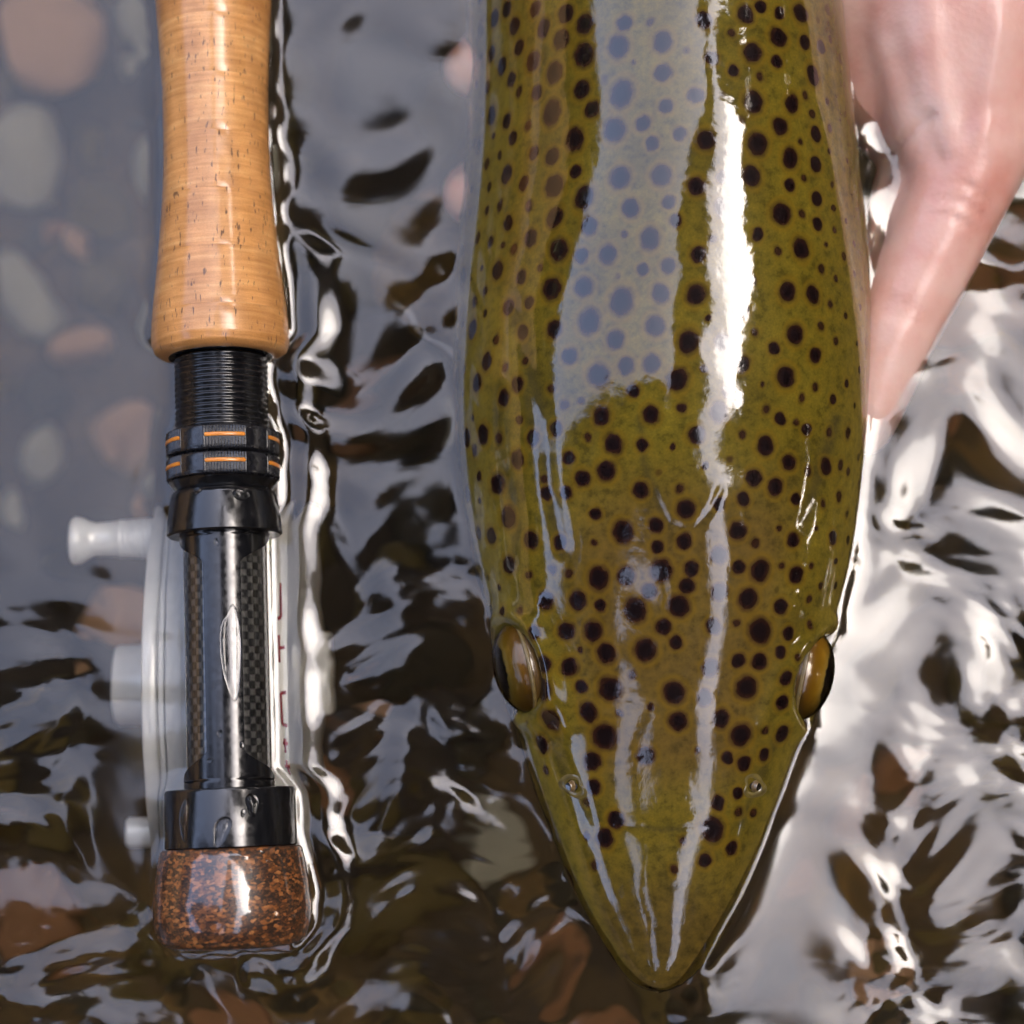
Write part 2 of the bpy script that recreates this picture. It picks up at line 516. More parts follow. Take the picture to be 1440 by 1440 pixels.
def stone_mesh(seed, name='river_stone'):
    g = random.Random(seed)
    bm = bmesh.new()
    bmesh.ops.create_icosphere(bm, subdivisions=3, radius=1)
    ph = [(Vector((g.gauss(0, 1), g.gauss(0, 1), g.gauss(0, 1))).normalized(), g.uniform(0.45, 0.95)) for _ in range(9)]
    for v in bm.verts:
        p = v.co.copy()
        for n_, d_ in ph:
            s = p.dot(n_) - d_
            if s > 0: p -= n_ * s * 0.85
        v.co = p
    me = bpy.data.meshes.new(name); bm.to_mesh(me); bm.free()
    for p in me.polygons: p.use_smooth = True
    return me
SM = {'tan': stone_mat('tan_stone', (0.40, 0.22, 0.10), (0.55, 0.32, 0.17), 0.25),
      'pale': stone_mat('pale_stone', (0.26, 0.23, 0.15), (0.42, 0.38, 0.27), 0.3),
      'rust': stone_mat('rust_stone', (0.20, 0.085, 0.03), (0.33, 0.15, 0.05), 0.5),
      'olive': stone_mat('olive_stone', (0.06, 0.040, 0.006), (0.17, 0.108, 0.016), 0.6),
      'dark': stone_mat('dark_stone', (0.02, 0.013, 0.003), (0.06, 0.038, 0.008), 0.6)}
stones = [stone_mesh(s) for s in range(8)]
def apparent(px, py):
    """plan spot on the bed that shows at a picture spot, light bent by the water"""
    p = W(px, py, 0); d = (p - CAM).normalized()
    s = math.hypot(d.x, d.y)
    if s < 1e-6: return p.x, p.y
    s2 = s / 1.33; run = -BED * s2 / math.sqrt(1 - s2 * s2)
    return p.x + d.x / s * run, p.y + d.y / s * run
placed = []
def stone(px, py, rx, ry, kind, label, rz=None, zoff=0.0, group=None):
    o = bpy.data.objects.new('river_stone', stones[random.randrange(8)].copy())
    COL.objects.link(o)
    o.data.materials.append(SM[kind])
    x, y = apparent(px, py)
    sx, sy = rx * PX * 1.6, ry * PX * 1.6
    h = 0.5 * min(sx, sy)
    o.scale = (sx, sy, h)
    o.rotation_euler = (random.uniform(-.12, .12), random.uniform(-.12, .12), random.uniform(0, 6.28) if rz is None else rz)
    o.location = (x, y, BED + h * 0.55 + zoff)
    tag(o, label, 'stone', group)
    placed.append((px, py, max(rx, ry)))
stone(95, 80, 92, 80, 'tan', 'big tan orange stone under the calm water left of the cork grip', 0.3, 0.02)
stone(45, 235, 80, 70, 'pale', 'pale grey stone beside the big tan stone on the stream bed', 0.9, 0.008)
stone(150, 300, 60, 50, 'olive', 'dull olive stone below the pale grey stone, left of the cork grip', 1.2)
stone(120, 490, 42, 28, 'tan', 'small pinkish tan stone under the water left of the threaded barrel', 0.2)
stone(40, 420, 75, 55, 'pale', 'pale greenish stone at the water patch left of the cork flare', 2.2)
stone(180, 610, 60, 48, 'tan', 'flat tan stone under the water left of the knurled rings', 0.5, -0.004)
stone(525, 370, 80, 105, 'olive', 'large olive brown stone between the cork grip and the trout', 0.2)
stone(520, 545, 55, 45, 'rust', 'rusty orange stone between the threaded barrel and the trout', 0.4)
stone(545, 100, 70, 80, 'dark', 'blackish stone in the water between grip top and trout flank', 0.4)
stone(610, 700, 70, 60, 'dark', 'blackish stone beside the trout cheek', 0.8)
stone(40, 1290, 60, 80, 'rust', 'rusty orange stone below and left of the speckled butt', 0.2)
stone(560, 1240, 110, 80, 'olive', 'broad olive stone between the speckled butt and the trout snout', 0.4)
stone(1330, 430, 70, 60, 'rust', 'reddish brown stone under the ripples just below the thumb', 0.9)
stone(1250, 780, 60, 110, 'olive', 'long olive brown stone beside the trout gill cover on the thumb side', 0.1)
stone(1260, 1080, 45, 40, 'rust', 'small rust coloured stone off the trout eye on the thumb side', 0.1)
g = random.Random(5); tries = 0; n = 0
def where(px, py):
    if px < 300 - 0.0 * py:
        return 'off the reel handle side of the ' + ('cork grip' if py < 480 else 'threaded barrel' if py < 680 else 'reel' if py < 1100 else 'speckled butt')
    if px < 660:
        return 'between the trout and the ' + ('cork grip' if py < 480 else 'threaded barrel' if py < 680 else 'reel' if py < 1100 else 'speckled butt')
    if py > 1200: return 'around the trout snout'
    return 'on the thumb side of the trout ' + ('back' if py < 450 else 'gill cover' if py < 820 else 'eye')
sil_y, sil_l, sil_r = FT[:, 0], FT[:, 1], FT[:, 2]
while n < 130 and tries < 9000:
    tries += 1
    px, py = g.uniform(-50, 1490), g.uniform(-50, 1490)
    r = g.uniform(26, 70)
    if any(math.hypot(px - a, py - b) < (0.55 if px < 260 and py < 720 else 0.75) * (r + c) for a, b, c in placed): continue
    if py < 1390 and np.interp(py, sil_y, sil_l) + r * 0.6 < px < np.interp(py, sil_y, sil_r) - r * 0.6: continue
    if py < 1330 and abs(px - 315) < 60: continue
    calm = px < 260 and py < 720
    if calm: r *= 0.75
    kind = g.choices(['olive', 'dark', 'rust', 'pale', 'tan'], [0.3, 0.1, 0.1, 0.28, 0.22] if calm else [0.42, 0.34, 0.14, 0.05, 0.05])[0]
    word = {'olive': 'olive brown', 'dark': 'blackish', 'rust': 'rust brown', 'pale': 'pale grey', 'tan': 'tan'}[kind]
    size = 'small' if r < 38 else 'middling' if r < 54 else 'large'
    lab = size + ' ' + word + ' stone underwater ' + where(px, py)
    stone(px, py, r, r * g.uniform(0.6, 0.95), kind, lab, group=word + ' stones on the stream bed')
    n += 1

# ================================================================== TROUT
def fish_mat():
    m, nt, b = new_mat('trout_skin')
    tc = N(nt, 'ShaderNodeTexCoord')
    at = N(nt, 'ShaderNodeAttribute', attribute_name='spot')
    ah = N(nt, 'ShaderNodeAttribute', attribute_name='halo')
    az = N(nt, 'ShaderNodeAttribute', attribute_name='zone')     # rgb: flank, head, snout
    sp = N(nt, 'ShaderNodeSeparateColor'); L(nt, az.outputs['Color'], sp.inputs[0])
    n1 = N(nt, 'ShaderNodeTexNoise', Scale=55.0, Detail=5.0)
    n2 = N(nt, 'ShaderNodeTexNoise', Scale=420.0, Detail=4.0, Roughness=0.65)
    v = N(nt, 'ShaderNodeTexVoronoi', Scale=650.0)
    n3 = N(nt, 'ShaderNodeTexNoise', Scale=2200.0, Detail=2.0)
    for n in (n1, n2, v, n3): L(nt, tc.outputs['Object'], n.inputs['Vector'])
    base = ramp(nt, n1.outputs[0], [(0.3, (0.082, 0.060, 0.007)), (0.5, (0.116, 0.084, 0.008)), (0.7, (0.145, 0.108, 0.011))])
    mott = ramp(nt, n2.outputs[0], [(0.32, (0.42, 0.44, 0.5)), (0.48, (0.95, 0.95, 0.95)), (0.68, (1.38, 1.32, 1.1))])
    c = mixc(nt, 0.75, base.outputs[0], mott.outputs[0], 'MULTIPLY')
    fine = ramp(nt, n3.outputs[0], [(0.3, (0.72, 0.74, 0.8)), (0.7, (1.2, 1.18, 1.1))])
    c = mixc(nt, 0.6, c, fine.outputs[0], 'MULTIPLY')
    c = mixc(nt, mth(nt, 'MULTIPLY', sp.outputs[1], 0.75), c, mixc(nt, 0.7, (0.105, 0.062, 0.016), mott.outputs[0], 'MULTIPLY'))
    c = mixc(nt, mth(nt, 'MULTIPLY', sp.outputs[2], 0.7), c, mixc(nt, 0.8, (0.070, 0.042, 0.011), mott.outputs[0], 'MULTIPLY'))
    c = mixc(nt, mth(nt, 'MULTIPLY', sp.outputs[0], 0.8), c, mixc(nt, 0.5, (0.21, 0.155, 0.022), mott.outputs[0], 'MULTIPLY'))
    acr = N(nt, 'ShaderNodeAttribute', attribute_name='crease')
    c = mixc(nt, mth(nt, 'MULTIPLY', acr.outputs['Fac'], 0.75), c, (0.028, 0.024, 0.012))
    c = mixc(nt, mth(nt, 'MULTIPLY', ah.outputs['Fac'], 0.6), c, (0.15, 0.085, 0.004))
    s1 = ramp(nt, at.outputs['Fac'], [(0.25, (0, 0, 0)), (0.75, (1, 1, 1))])
    edge = mixc(nt, s1.outputs[0], c, (0.040, 0.012, 0.004))
    s2 = ramp(nt, at.outputs['Fac'], [(0.5, (0, 0, 0)), (1.0, (1, 1, 1))])
    c = mixc(nt, s2.outputs[0], edge, (0.0065, 0.0030, 0.0032))
    L(nt, c, b.inputs['Base Color'])
    b.inputs['Roughness'].default_value = 0.45
    b.inputs['Specular IOR Level'].default_value = 0.04
    b.inputs['Subsurface Weight'].default_value = 0.0
    b.inputs['Coat Weight'].default_value = 1.0
    b.inputs['Coat IOR'].default_value = 1.72
    b.inputs['Coat Roughness'].default_value = 0.02
    bb = bump(nt, b, v.outputs['Distance'], 0.12, 0.0004)
    cb = N(nt, 'ShaderNodeBump', Strength=0.06, Distance=0.0004)
    L(nt, n2.outputs[0], cb.inputs['Height']); L(nt, cb.outputs[0], b.inputs['Coat Normal'])
    return m
M_FISH = fish_mat()
trout = empty('brown_trout', (float(xc[-1]), float(yw[-1]), -0.02))
tag(trout, 'live brown trout with dark spotted olive back held at the surface', 'fish')
org = np.array(trout.location)
body = mesh_obj('body', Vf - org, Ff[:, ::-1], M_FISH, trout)
last = (len(py_st) - 1) * NP
bm = bmesh.new(); bm.from_mesh(body.data); bm.verts.ensure_lookup_table()
for j in range(NP):
    bm.faces.new((bm.verts[last + j], bm.verts[last + (j + 1) % NP], bm.verts[tip]))
bmesh.ops.recalc_face_normals(bm, faces=bm.faces)
for f in bm.faces: f.smooth = True
bm.to_mesh(body.data); bm.free()

# ---- the spots, set on the skin one by one
A_ = """408 45 24,470 78 26,335 92 20,393 128 25,467 180 30,308 30 18,300 200 22,370 238 25,313 303 18,460 292 25,362 368 28,493 358 22,437 455 27,284 410 15,363 512 22,303 500 16,440 560 18,370 607 29,467 645 28,288 672 15,372 710 25,485 738 22,293 778 20,385 815 28,460 835 20,362 943 29,467 937 26,263 905 16,288 988 16,220 1003 18,485 1050 30,370 1075 22,267 1085 16,420 1163 22,515 1225 30,250 1255 18,360 1270 14,403 1322 15,525 1360 22,375 1400 18,458 1310 12,600 75 22,580 152 28,590 305 32,567 425 30,725 137 26,725 238 24,735 347 20,660 403 20,690 468 18,780 437 18,865 457 26,585 580 28,720 573 28,620 680 24,745 660 18,683 780 26,545 830 24,600 765 12,590 985 32,570 1110 24,605 1195 22,660 880 16,860 65 22,832 312 22,885 190 18,950 108 14,955 230 16,835 608 24,768 720 17,840 830 20,742 868 20,718 958 24,833 962 26,700 1065 26,808 1117 28,920 1120 22,688 1187 24,773 1240 28,628 1277 18,940 1277 18,685 1353 22,908 1345 24,835 1420 24,925 680 26,920 578 18,890 780 14,980 1010 22,985 1190 20,995 47 24,1045 22 18,1105 43 16,1175 43 26,1103 122 27,1018 172 28,1188 137 18,1242 153 16,1097 202 18,1042 250 14,1215 245 22,1022 333 28,1147 340 22,1190 310 14,1213 373 14,1262 333 10,1108 413 24,1225 440 19,1035 470 29,1175 462 12,1142 518 25,1225 537 20,1268 495 10,1015 575 25,1140 605 18,1185 582 12,1228 650 19,1278 605 10,1113 698 30,1180 700 14,1230 732 17,1282 680 10,1035 765 16,1177 813 25,1100 820 14,1258 800 10,1285 750 9,1243 880 14,1290 910 10,1133 953 25,1215 962 22,1272 993 13,1157 1092 25,1242 1065 14,1088 1138 17,1223 1162 19,1290 1115 12,1322 1030 10,1127 1230 28,1223 1265 13,1180 1300 13,1062 1337 14,1108 1368 17,1195 1402 16,1160 1380 11,175 60 18,215 30 18,240 85 20,255 155 18,165 175 16,200 215 18,230 260 16,152 285 14,255 300 14,165 378 18,215 395 16,235 450 16,172 445 9,150 535 14,215 570 20,270 600 16,158 610 12,193 673 14,150 688 12,220 728 17,120 778 14,163 790 14,203 800 10,238 815 15,185 883 20,145 950 12,110 985 14,103 1075 18,150 1180 18,118 1250 18,205 1300 18,180 1110 15,210 1200 13,135 1410 16,275 1180 12"""
B_ = """85 130 16,138 120 20,190 130 15,250 200 20,185 280 24,88 312 14,110 170 14,300 130 18,375 100 15,480 128 13,563 150 25,657 152 17,418 195 18,540 237 26,463 262 22,410 308 17,653 300 22,780 295 15,505 378 17,1060 155 24,1137 210 21,1022 260 24,1092 290 22,988 330 18,910 345 18,1160 330 16,800 362 26,703 415 20,795 468 20,707 487 18,595 437 28,970 433 24,1027 473 15,908 512 22,1150 463 19,1105 425 10,220 388 23,295 463 22,165 450 17,388 470 18,222 545 20,130 610 16,123 440 13,288 577 13,365 560 15,417 572 15,515 588 28,605 580 24,720 563 30,818 557 20,803 613 22,973 552 19,1042 563 27,1113 547 11,1160 577 23,1210 547 11,680 630 21,635 693 30,777 678 30,910 632 22,1003 655 27,1110 680 20,1203 655 11,343 660 22,447 660 24,520 677 16,258 695 13,727 747 22,890 745 20,1042 760 31,965 735 14,1135 768 17,303 765 18,410 760 24,497 762 25,768 797 18,668 822 30,540 832 26,455 822 10,335 870 20,420 878 24,625 903 14,458 942 18,332 950 20,880 880 22,972 857 20,1040 860 23,1110 830 16,1165 845 12,553 950 31,762 962 30,862 978 21,998 945 31,1128 915 18,1115 995 20,360 1050 25,482 1025 24,535 1105 35,775 1055 26,915 1047 23,980 1100 30,1060 1085 13,1115 1095 20,670 1167 25,838 1150 10,495 1185 24,330 1130 18,935 1175 16,990 1193 20,1055 1165 16,970 1290 16,905 1322 18,500 1270 20,1020 1355 13,570 1375 22,343 1215 12,475 1320 12,1258 222 19,1305 220 13,1330 240 11,1300 322 14,1240 615 10,1280 455 16,1225 425 9,1205 740 12,1268 110 13,1330 115 13,345 310 17,338 265 13"""
C_ = """850 860 34,473 890 25,515 828 22,410 885 12,915 925 18,823 968 20,437 985 15,715 1000 15,745 900 14,868 768 20,940 800 16,990 805 10"""
spots = []
for s, ox, oy, k in ((A_, 620, 0, 1440 / 620), (B_, 620, 560, 1440 / 620), (C_, 660, 820, 1440 / 580)):
    for q in s.split(','):
        a, b_, r_ = map(float, q.split())
        spots.append((ox + a / k, oy + b_ / k, r_ / k))
nv = len(Vf)
tree = BVHTree.FromPolygons([tuple(v) for v in Vf[::1]], [tuple(f) for f in Ff[::1]]) if False else None
# light-weight copy of the top of the skin for finding each spot's place
sub_i = np.arange(0, len(py_st), 3); sub_j = np.arange(0, NP, 3)
Vs = np.stack([FX, FY, FZ], -1)[np.ix_(sub_i, sub_j)].reshape(-1, 3)
tree = BVHTree.FromPolygons([tuple(v) for v in Vs.tolist()], [tuple(f) for f in grid_faces(len(sub_i), len(sub_j), True).tolist()])
spot = np.zeros(nv); halo = np.zeros(nv)
P3 = Vf
fw_ = field(41, 0.0015, 0.004)
jit = sample(fw_, P3[:, 0] + P3[:, 2] * 0.7, P3[:, 1] + P3[:, 2] * 0.3) * 0.2
def put_spot(c, rad, ang, asp, dark):
    m = np.nonzero((np.abs(P3[:, 1] - c[1]) < rad * 3.2) & (np.abs(P3[:, 0] - c[0]) < rad * 3.2))[0]
    d3 = P3[m] - c
    dd = np.sqrt((d3 ** 2).sum(1))
    u = d3[:, 1] * math.cos(ang) + d3[:, 0] * math.sin(ang)
    dd = np.sqrt(np.maximum(dd ** 2 - u ** 2 + (u * asp) ** 2, 0))
    e = (dd + jit[m]) / rad
    spot[m] = np.maximum(spot[m], dark * np.clip(1.0 - (e - 0.5) / 0.85, 0, 1))
    halo[m] = np.maximum(halo[m], np.clip(1.0 - np.abs(e - 1.2) / 0.3, 0, 1) * dark)
sr = random.Random(3)
for (px, py, rp) in spots:
    d = (W(px, py, 0) - CAM).normalized()
    hit = tree.ray_cast(CAM, d)
    if hit[0] is None: continue
    put_spot(np.array(hit[0]), rp * PX * 1.30 / math.sqrt(max(abs(hit[1][2]), 0.35)), sr.uniform(-0.6, 0.6), sr.uniform(0.82, 1.0), 1.0 if rp > 6.5 else 0.72)
# small faint freckles between them
pts_f = [np.array(tuple(tree.ray_cast(CAM, (W(a, b_, 0) - CAM).normalized())[0] or (9, 9, 9))) for a, b_, _ in spots]
for ci in rng.permutation(len(sub_i) * len(sub_j))[:6000]:
    p = Vs[ci]
    if p[1] > W(720, -12, 20).y or p[2] < -0.006 or p[1] < W(720, 1020, 15).y: continue
    if ((np.array(pts_f) - p) ** 2).sum(1).min() < 0.0052 ** 2: continue
    pts_f.append(p)
    put_spot(p, sr.uniform(0.0007, 0.0014), sr.uniform(-.6, .6), sr.uniform(.8, 1), sr.uniform(0.5, 0.9))
# spots where the photograph does not reach: far back and lower sides
pts_all = np.array([tuple(tree.ray_cast(CAM, (W(a, b_, 0) - CAM).normalized())[0] or (9, 9, 9)) for a, b_, _ in spots])
cand = rng.permutation(len(sub_i) * len(sub_j))[:9000]
chosen = [p for p in pts_all]
lim = W(720, -12, 20).y
for ci in cand:
    p = Vs[ci]
    if p[1] < lim and p[2] > -0.002: continue
    if p[2] < -0.045: continue
    ch = np.array(chosen[-900:])
    if ((ch - p) ** 2).sum(1).min() < 0.0068 ** 2: continue
    chosen.append(p)
    put_spot(p, sr.uniform(0.0014, 0.0026), sr.uniform(-.6, .6), sr.uniform(.8, 1), 0.9)
    if len(chosen) > 850: break
me = body.data
nvm = len(me.vertices)
def put_attr(name, arr):
    a = me.attributes.new(name, 'FLOAT', 'POINT'); full = np.zeros(nvm, dtype=np.float32); full[:len(arr)] = arr
    a.data.foreach_set('value', full)
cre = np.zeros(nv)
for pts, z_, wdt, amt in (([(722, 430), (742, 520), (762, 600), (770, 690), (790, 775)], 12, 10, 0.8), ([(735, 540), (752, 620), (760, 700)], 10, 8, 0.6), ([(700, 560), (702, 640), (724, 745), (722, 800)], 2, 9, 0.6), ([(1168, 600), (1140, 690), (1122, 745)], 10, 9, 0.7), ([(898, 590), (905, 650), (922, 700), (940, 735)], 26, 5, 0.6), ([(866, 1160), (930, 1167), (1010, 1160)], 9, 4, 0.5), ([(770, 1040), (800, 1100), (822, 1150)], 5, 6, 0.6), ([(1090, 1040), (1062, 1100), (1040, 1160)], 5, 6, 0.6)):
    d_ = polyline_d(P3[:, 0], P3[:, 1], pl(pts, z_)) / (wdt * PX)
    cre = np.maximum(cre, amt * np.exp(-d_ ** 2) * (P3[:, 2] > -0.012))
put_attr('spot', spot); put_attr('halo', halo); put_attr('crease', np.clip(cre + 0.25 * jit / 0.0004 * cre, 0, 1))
crow = np.repeat(py_st[:, None], NP, 1).ravel()
cph = np.tile(np.abs(np.where(phi > np.pi, phi - 2 * np.pi, phi)), len(py_st))
flank = sstep(cph, 0.75, 1.3)
headz = sstep(crow, 640, 800) * (1 - sstep(cph, 0.35, 0.8)) * (1 - sstep(crow, 1050, 1180))
snout = sstep(crow, 1120, 1300)
ca = me.color_attributes.new('zone', 'FLOAT_COLOR', 'POINT')
zone = np.zeros((nvm, 4), dtype=np.float32); zone[:nv, 0] = flank[:nv - 1].tolist() + [0]; zone[:nv, 1] = headz.tolist() + [0]; zone[:nv, 2] = snout.tolist() + [1]
ca.data.foreach_set('color', zone.ravel())

# ---- eyes
def eye_mats():
    m, nt, b = new_mat('trout_iris')
    tc = N(nt, 'ShaderNodeTexCoord')
    sx = N(nt, 'ShaderNodeSeparateXYZ'); L(nt, tc.outputs['Object'], sx.inputs[0])
    nz = N(nt, 'ShaderNodeTexNoise', Scale=600.0, Detail=4.0); L(nt, tc.outputs['Object'], nz.inputs['Vector'])
    q = mth(nt, 'ADD', mth(nt, 'MULTIPLY', sx.outputs[0], 1000 / 5.6), mth(nt, 'MULTIPLY', mth(nt, 'SUBTRACT', nz.outputs[0], 0.5), 0.2))
    c = ramp(nt, q, [(0.05, (0.07, 0.035, 0.005)), (0.30, (0.15, 0.075, 0.006)), (0.55, (0.20, 0.11, 0.008)), (0.70, (0.28, 0.17, 0.015)), (0.83, (0.34, 0.24, 0.05)), (0.87, (0.006, 0.005, 0.005))])
    L(nt, c.outputs[0], b.inputs['Base Color'])
    b.inputs['Roughness'].default_value = 0.3
    b.inputs['Coat Weight'].default_value = 1.0; b.inputs['Coat IOR'].default_value = 1.4
    b.inputs['Coat Roughness'].default_value = 0.02
    g_ = bpy.data.materials.new('cornea'); g_.use_nodes = True
    t = g_.node_tree; t.nodes.clear()
    o = N(t, 'ShaderNodeOutputMaterial'); tr = N(t, 'ShaderNodeBsdfTransparent'); gl = N(t, 'ShaderNodeBsdfGlossy', Roughness=0.02)
    fr = N(t, 'ShaderNodeFresnel', IOR=1.38); mx = N(t, 'ShaderNodeMixShader')
    tr.inputs[0].default_value = (0.95, 0.9, 0.82, 1)
    L(t, fr.outputs[0], mx.inputs[0]); L(t, tr.outputs[0], mx.inputs[1]); L(t, gl.outputs[0], mx.inputs[2]); L(t, mx.outputs[0], o.inputs[0])
    return m, g_
M_IRIS, M_CORNEA = eye_mats()
M_SOCKET = simple('eye_socket_skin', (0.105, 0.074, 0.010), 0.5, coat=1.0, coat_ior=1.6, noise=0.4, nscale=700)
M_LID = simple('eye_rim_skin', (0.12, 0.08, 0.02), 0.5, coat=0.5, coat_ior=1.4, noise=0.3, nscale=900)
def make_eye(px, py, z, sgn):
    c, rot_e = eye_frame(px, py, z, sgn)
    e = mesh_obj('eye', [], [], None, trout)
    bm = bmesh.new(); bmesh.ops.create_uvsphere(bm, u_segments=48, v_segments=32, radius=1)
    ex_, ey_, ez_ = EYE_R
    for v in bm.verts:
        p = v.co; v.co = Vector((p.x * ex_, p.y * ey_, p.z * ez_))
    bm.to_mesh(e.data); bm.free(); e.data.materials.append(M_IRIS)
    for p in e.data.polygons: p.use_smooth = True
    e.location = c - trout.location
    e.rotation_euler = rot_e
    # soft rim of skin standing round the eyeball
    def ringm(nm, x0, tube, depth, mat):
        n, k = 72, 10
        V, F = [], []
        sc_ = math.sqrt(1 - (x0 / ex_) ** 2)
        for i in range(n):
            a = 2 * math.pi * i / n
            tb = tube * (1 + 0.25 * math.sin(2 * a + 0.7) + 0.15 * math.sin(3 * a))
            for j in range(k):
                b_ = 2 * math.pi * j / k
                V.append((x0 + depth * math.sin(b_), math.cos(a) * (ey_ * sc_ + tb * math.cos(b_)), math.sin(a) * (ez_ * sc_ + tb * math.cos(b_))))
                F.append((i * k + j, ((i + 1) % n) * k + j, ((i + 1) % n) * k + (j + 1) % k, i * k + (j + 1) % k))
        mesh_obj(nm, V, F, mat, e)
    ringm('eye_rim', 0.0002, 0.00028, 0.0005, M_LID)
    bm = bmesh.new(); bmesh.ops.create_uvsphere(bm, u_segments=40, v_segments=28, radius=1)
    bmesh.ops.delete(bm, geom=[v for v in bm.verts if v.co.x < 0.05], context='VERTS')
    for v in bm.verts: v.co = Vector((v.co.x * (ex_ + 0.0007), v.co.y * ey_ * 1.004, v.co.z * ez_ * 1.004))
    bm_obj('cornea', bm, M_CORNEA, e)
for e_ in EYES: make_eye(*e_)

# ---- nostrils: a pit with a raised flap
M_PIT = simple('nostril_dark', (0.010, 0.007, 0.004), 0.25, coat=1.0, coat_ior=1.7)
M_FLAP = simple('nostril_flap', (0.16, 0.10, 0.04), 0.3, coat=1.0, coat_ior=1.75, noise=0.3, nscale=900)
for px, py, sg in ((806, 1105, -1), (1060, 1105, 1)):
    h = tree.ray_cast(CAM, (W(px, py, 0) - CAM).normalized())
    p, nrm = Vector(h[0]), Vector(h[1])
    if nrm.z < 0: nrm = -nrm
    q = nrm.to_track_quat('Z', 'Y')
    V, F = [], []
    n = 28
    prof = [(0.0, -0.45), (0.5, -0.35), (0.8, 0.0), (1.0, 0.26), (1.25, 0.18), (1.6, -0.12)]
    for r_, z_ in prof:
        for i in range(n):
            a = 2 * math.pi * i / n
            k = 1 + 0.25 * math.sin(2 * a + 1) + 0.12 * math.sin(3 * a)
            V.append((r_ * 1.5e-3 * math.cos(a) * k, r_ * 2.4e-3 * math.sin(a) * k, z_ * 1e-3))
    for i in range(len(prof) - 1):
        for j in range(n):
            F.append((i * n + j, i * n + (j + 1) % n, (i + 1) * n + (j + 1) % n, (i + 1) * n + j))
    o = mesh_obj('nostril', V, F, M_SOCKET, trout)
    Vp = [(0.95e-3 * math.cos(2 * math.pi * i / 24), 1.5e-3 * math.sin(2 * math.pi * i / 24) - 0.2e-3, (0.30 if i % 2 else 0.33) * 1e-3) for i in range(24)] + [(0, 0, 0.15e-3)]
    mesh_obj('nostril_pit', Vp, [(i, (i + 1) % 24, 24) for i in range(24)], M_PIT, o)
    o.location = p - trout.location; o.rotation_mode = 'QUATERNION'; o.rotation_quaternion = q @ Matrix.Rotation(R(20) * sg, 3, 'Z').to_quaternion()
    V = []; F = []
    m_, n_ = 8, 10
    for i in range(m_):
        for j in range(n_):
            a = math.pi * (j / (n_ - 1)); t = i / (m_ - 1)
            V.append((1.3e-3 * math.cos(a) * (1 - 0.3 * t), -0.2e-3 + 1.0e-3 * math.sin(a) * (1 - 0.2 * t) - 0.5e-3 * t, 0.15e-3 + 1.15e-3 * math.sin(t * 1.5) * (0.5 + 0.5 * math.sin(a))))
    for i in range(m_ - 1):
        for j in range(n_ - 1): F.append((i * n_ + j, i * n_ + j + 1, (i + 1) * n_ + j + 1, (i + 1) * n_ + j))
    mesh_obj('nostril_flap', V, F, M_FLAP, o)

# ---- fins (under the water and beyond the frame)
M_FIN = simple('fin_membrane', (0.12, 0.07, 0.015), 0.4, coat=1.0, coat_ior=1.5, noise=0.4, nscale=300)
def fin(name, base, tipdir, span, length, parent=trout, rays=14):
    """fan of rays from the base line; a thin wedge-shaped solid"""
    b0, b1 = Vector(base[0]), Vector(base[1]); d = Vector(tipdir).normalized()
    V, F = [], []
    m_ = 8
    nrm = (b1 - b0).cross(d).normalized()
    for s in (1, -1):
        for i in range(rays):
            u = i / (rays - 1)
            bp = b0.lerp(b1, u)
            dd = (d + (b1 - b0).normalized() * (u - 0.5) * span).normalized()
            ln = length * (0.65 + 0.45 * math.sin(math.pi * (0.15 + 0.75 * u)))
            for j in range(m_):
                t = j / (m_ - 1)
                th = (0.0011 * (1 - t) + 0.0002) * (1 + 0.35 * (i % 2))
                V.append(bp + dd * ln * t + nrm * th * s - trout.location)
    o = rays * m_
    for i in range(rays - 1):
        for j in range(m_ - 1):
            a = i * m_ + j
            F.append((a, a + 1, a + m_ + 1, a + m_)); F.append((o + a, o + a + m_, o + a + m_ + 1, o + a + 1))
    for i in range(rays - 1):
        a = i * m_ + m_ - 1; F.append((a, o + a, o + a + m_, a + m_))
    for j in range(m_ - 1):
        a = j; F.append((a, o + a, o + a + 1, a + 1)); a = (rays - 1) * m_ + j; F.append((a, a + 1, o + a + 1, o + a))
    return mesh_obj(name, V, F, M_FIN, parent)
yt = yw[0]; xt = xc[0]
fin('tail_fin', [(xt, yt - 0.01, 0.008), (xt, yt - 0.01, -0.066)], (0, 1, 0), 1.3, 0.085, rays=20)
yd = W(720, -1000, 0).y
fin('dorsal_fin', [(xc[np.argmin(abs(yw - yd))] + 0.006, yd - 0.02, 0.024), (xc[np.argmin(abs(yw - yd))] + 0.005, yd + 0.045, 0.022)], (0, 0.45, 1), 0.5, 0.045)
for sg in (-1, 1):
    i = np.argmin(abs(py_st - 520))
    fin('pectoral_fin', [(xc[i] + sg * wd[i] * 0.72, yw[i], -0.058), (xc[i] + sg * wd[i] * 0.62, yw[i] + 0.016, -0.066)], (0.55 * sg, 0.8, -0.25), 0.7, 0.05)

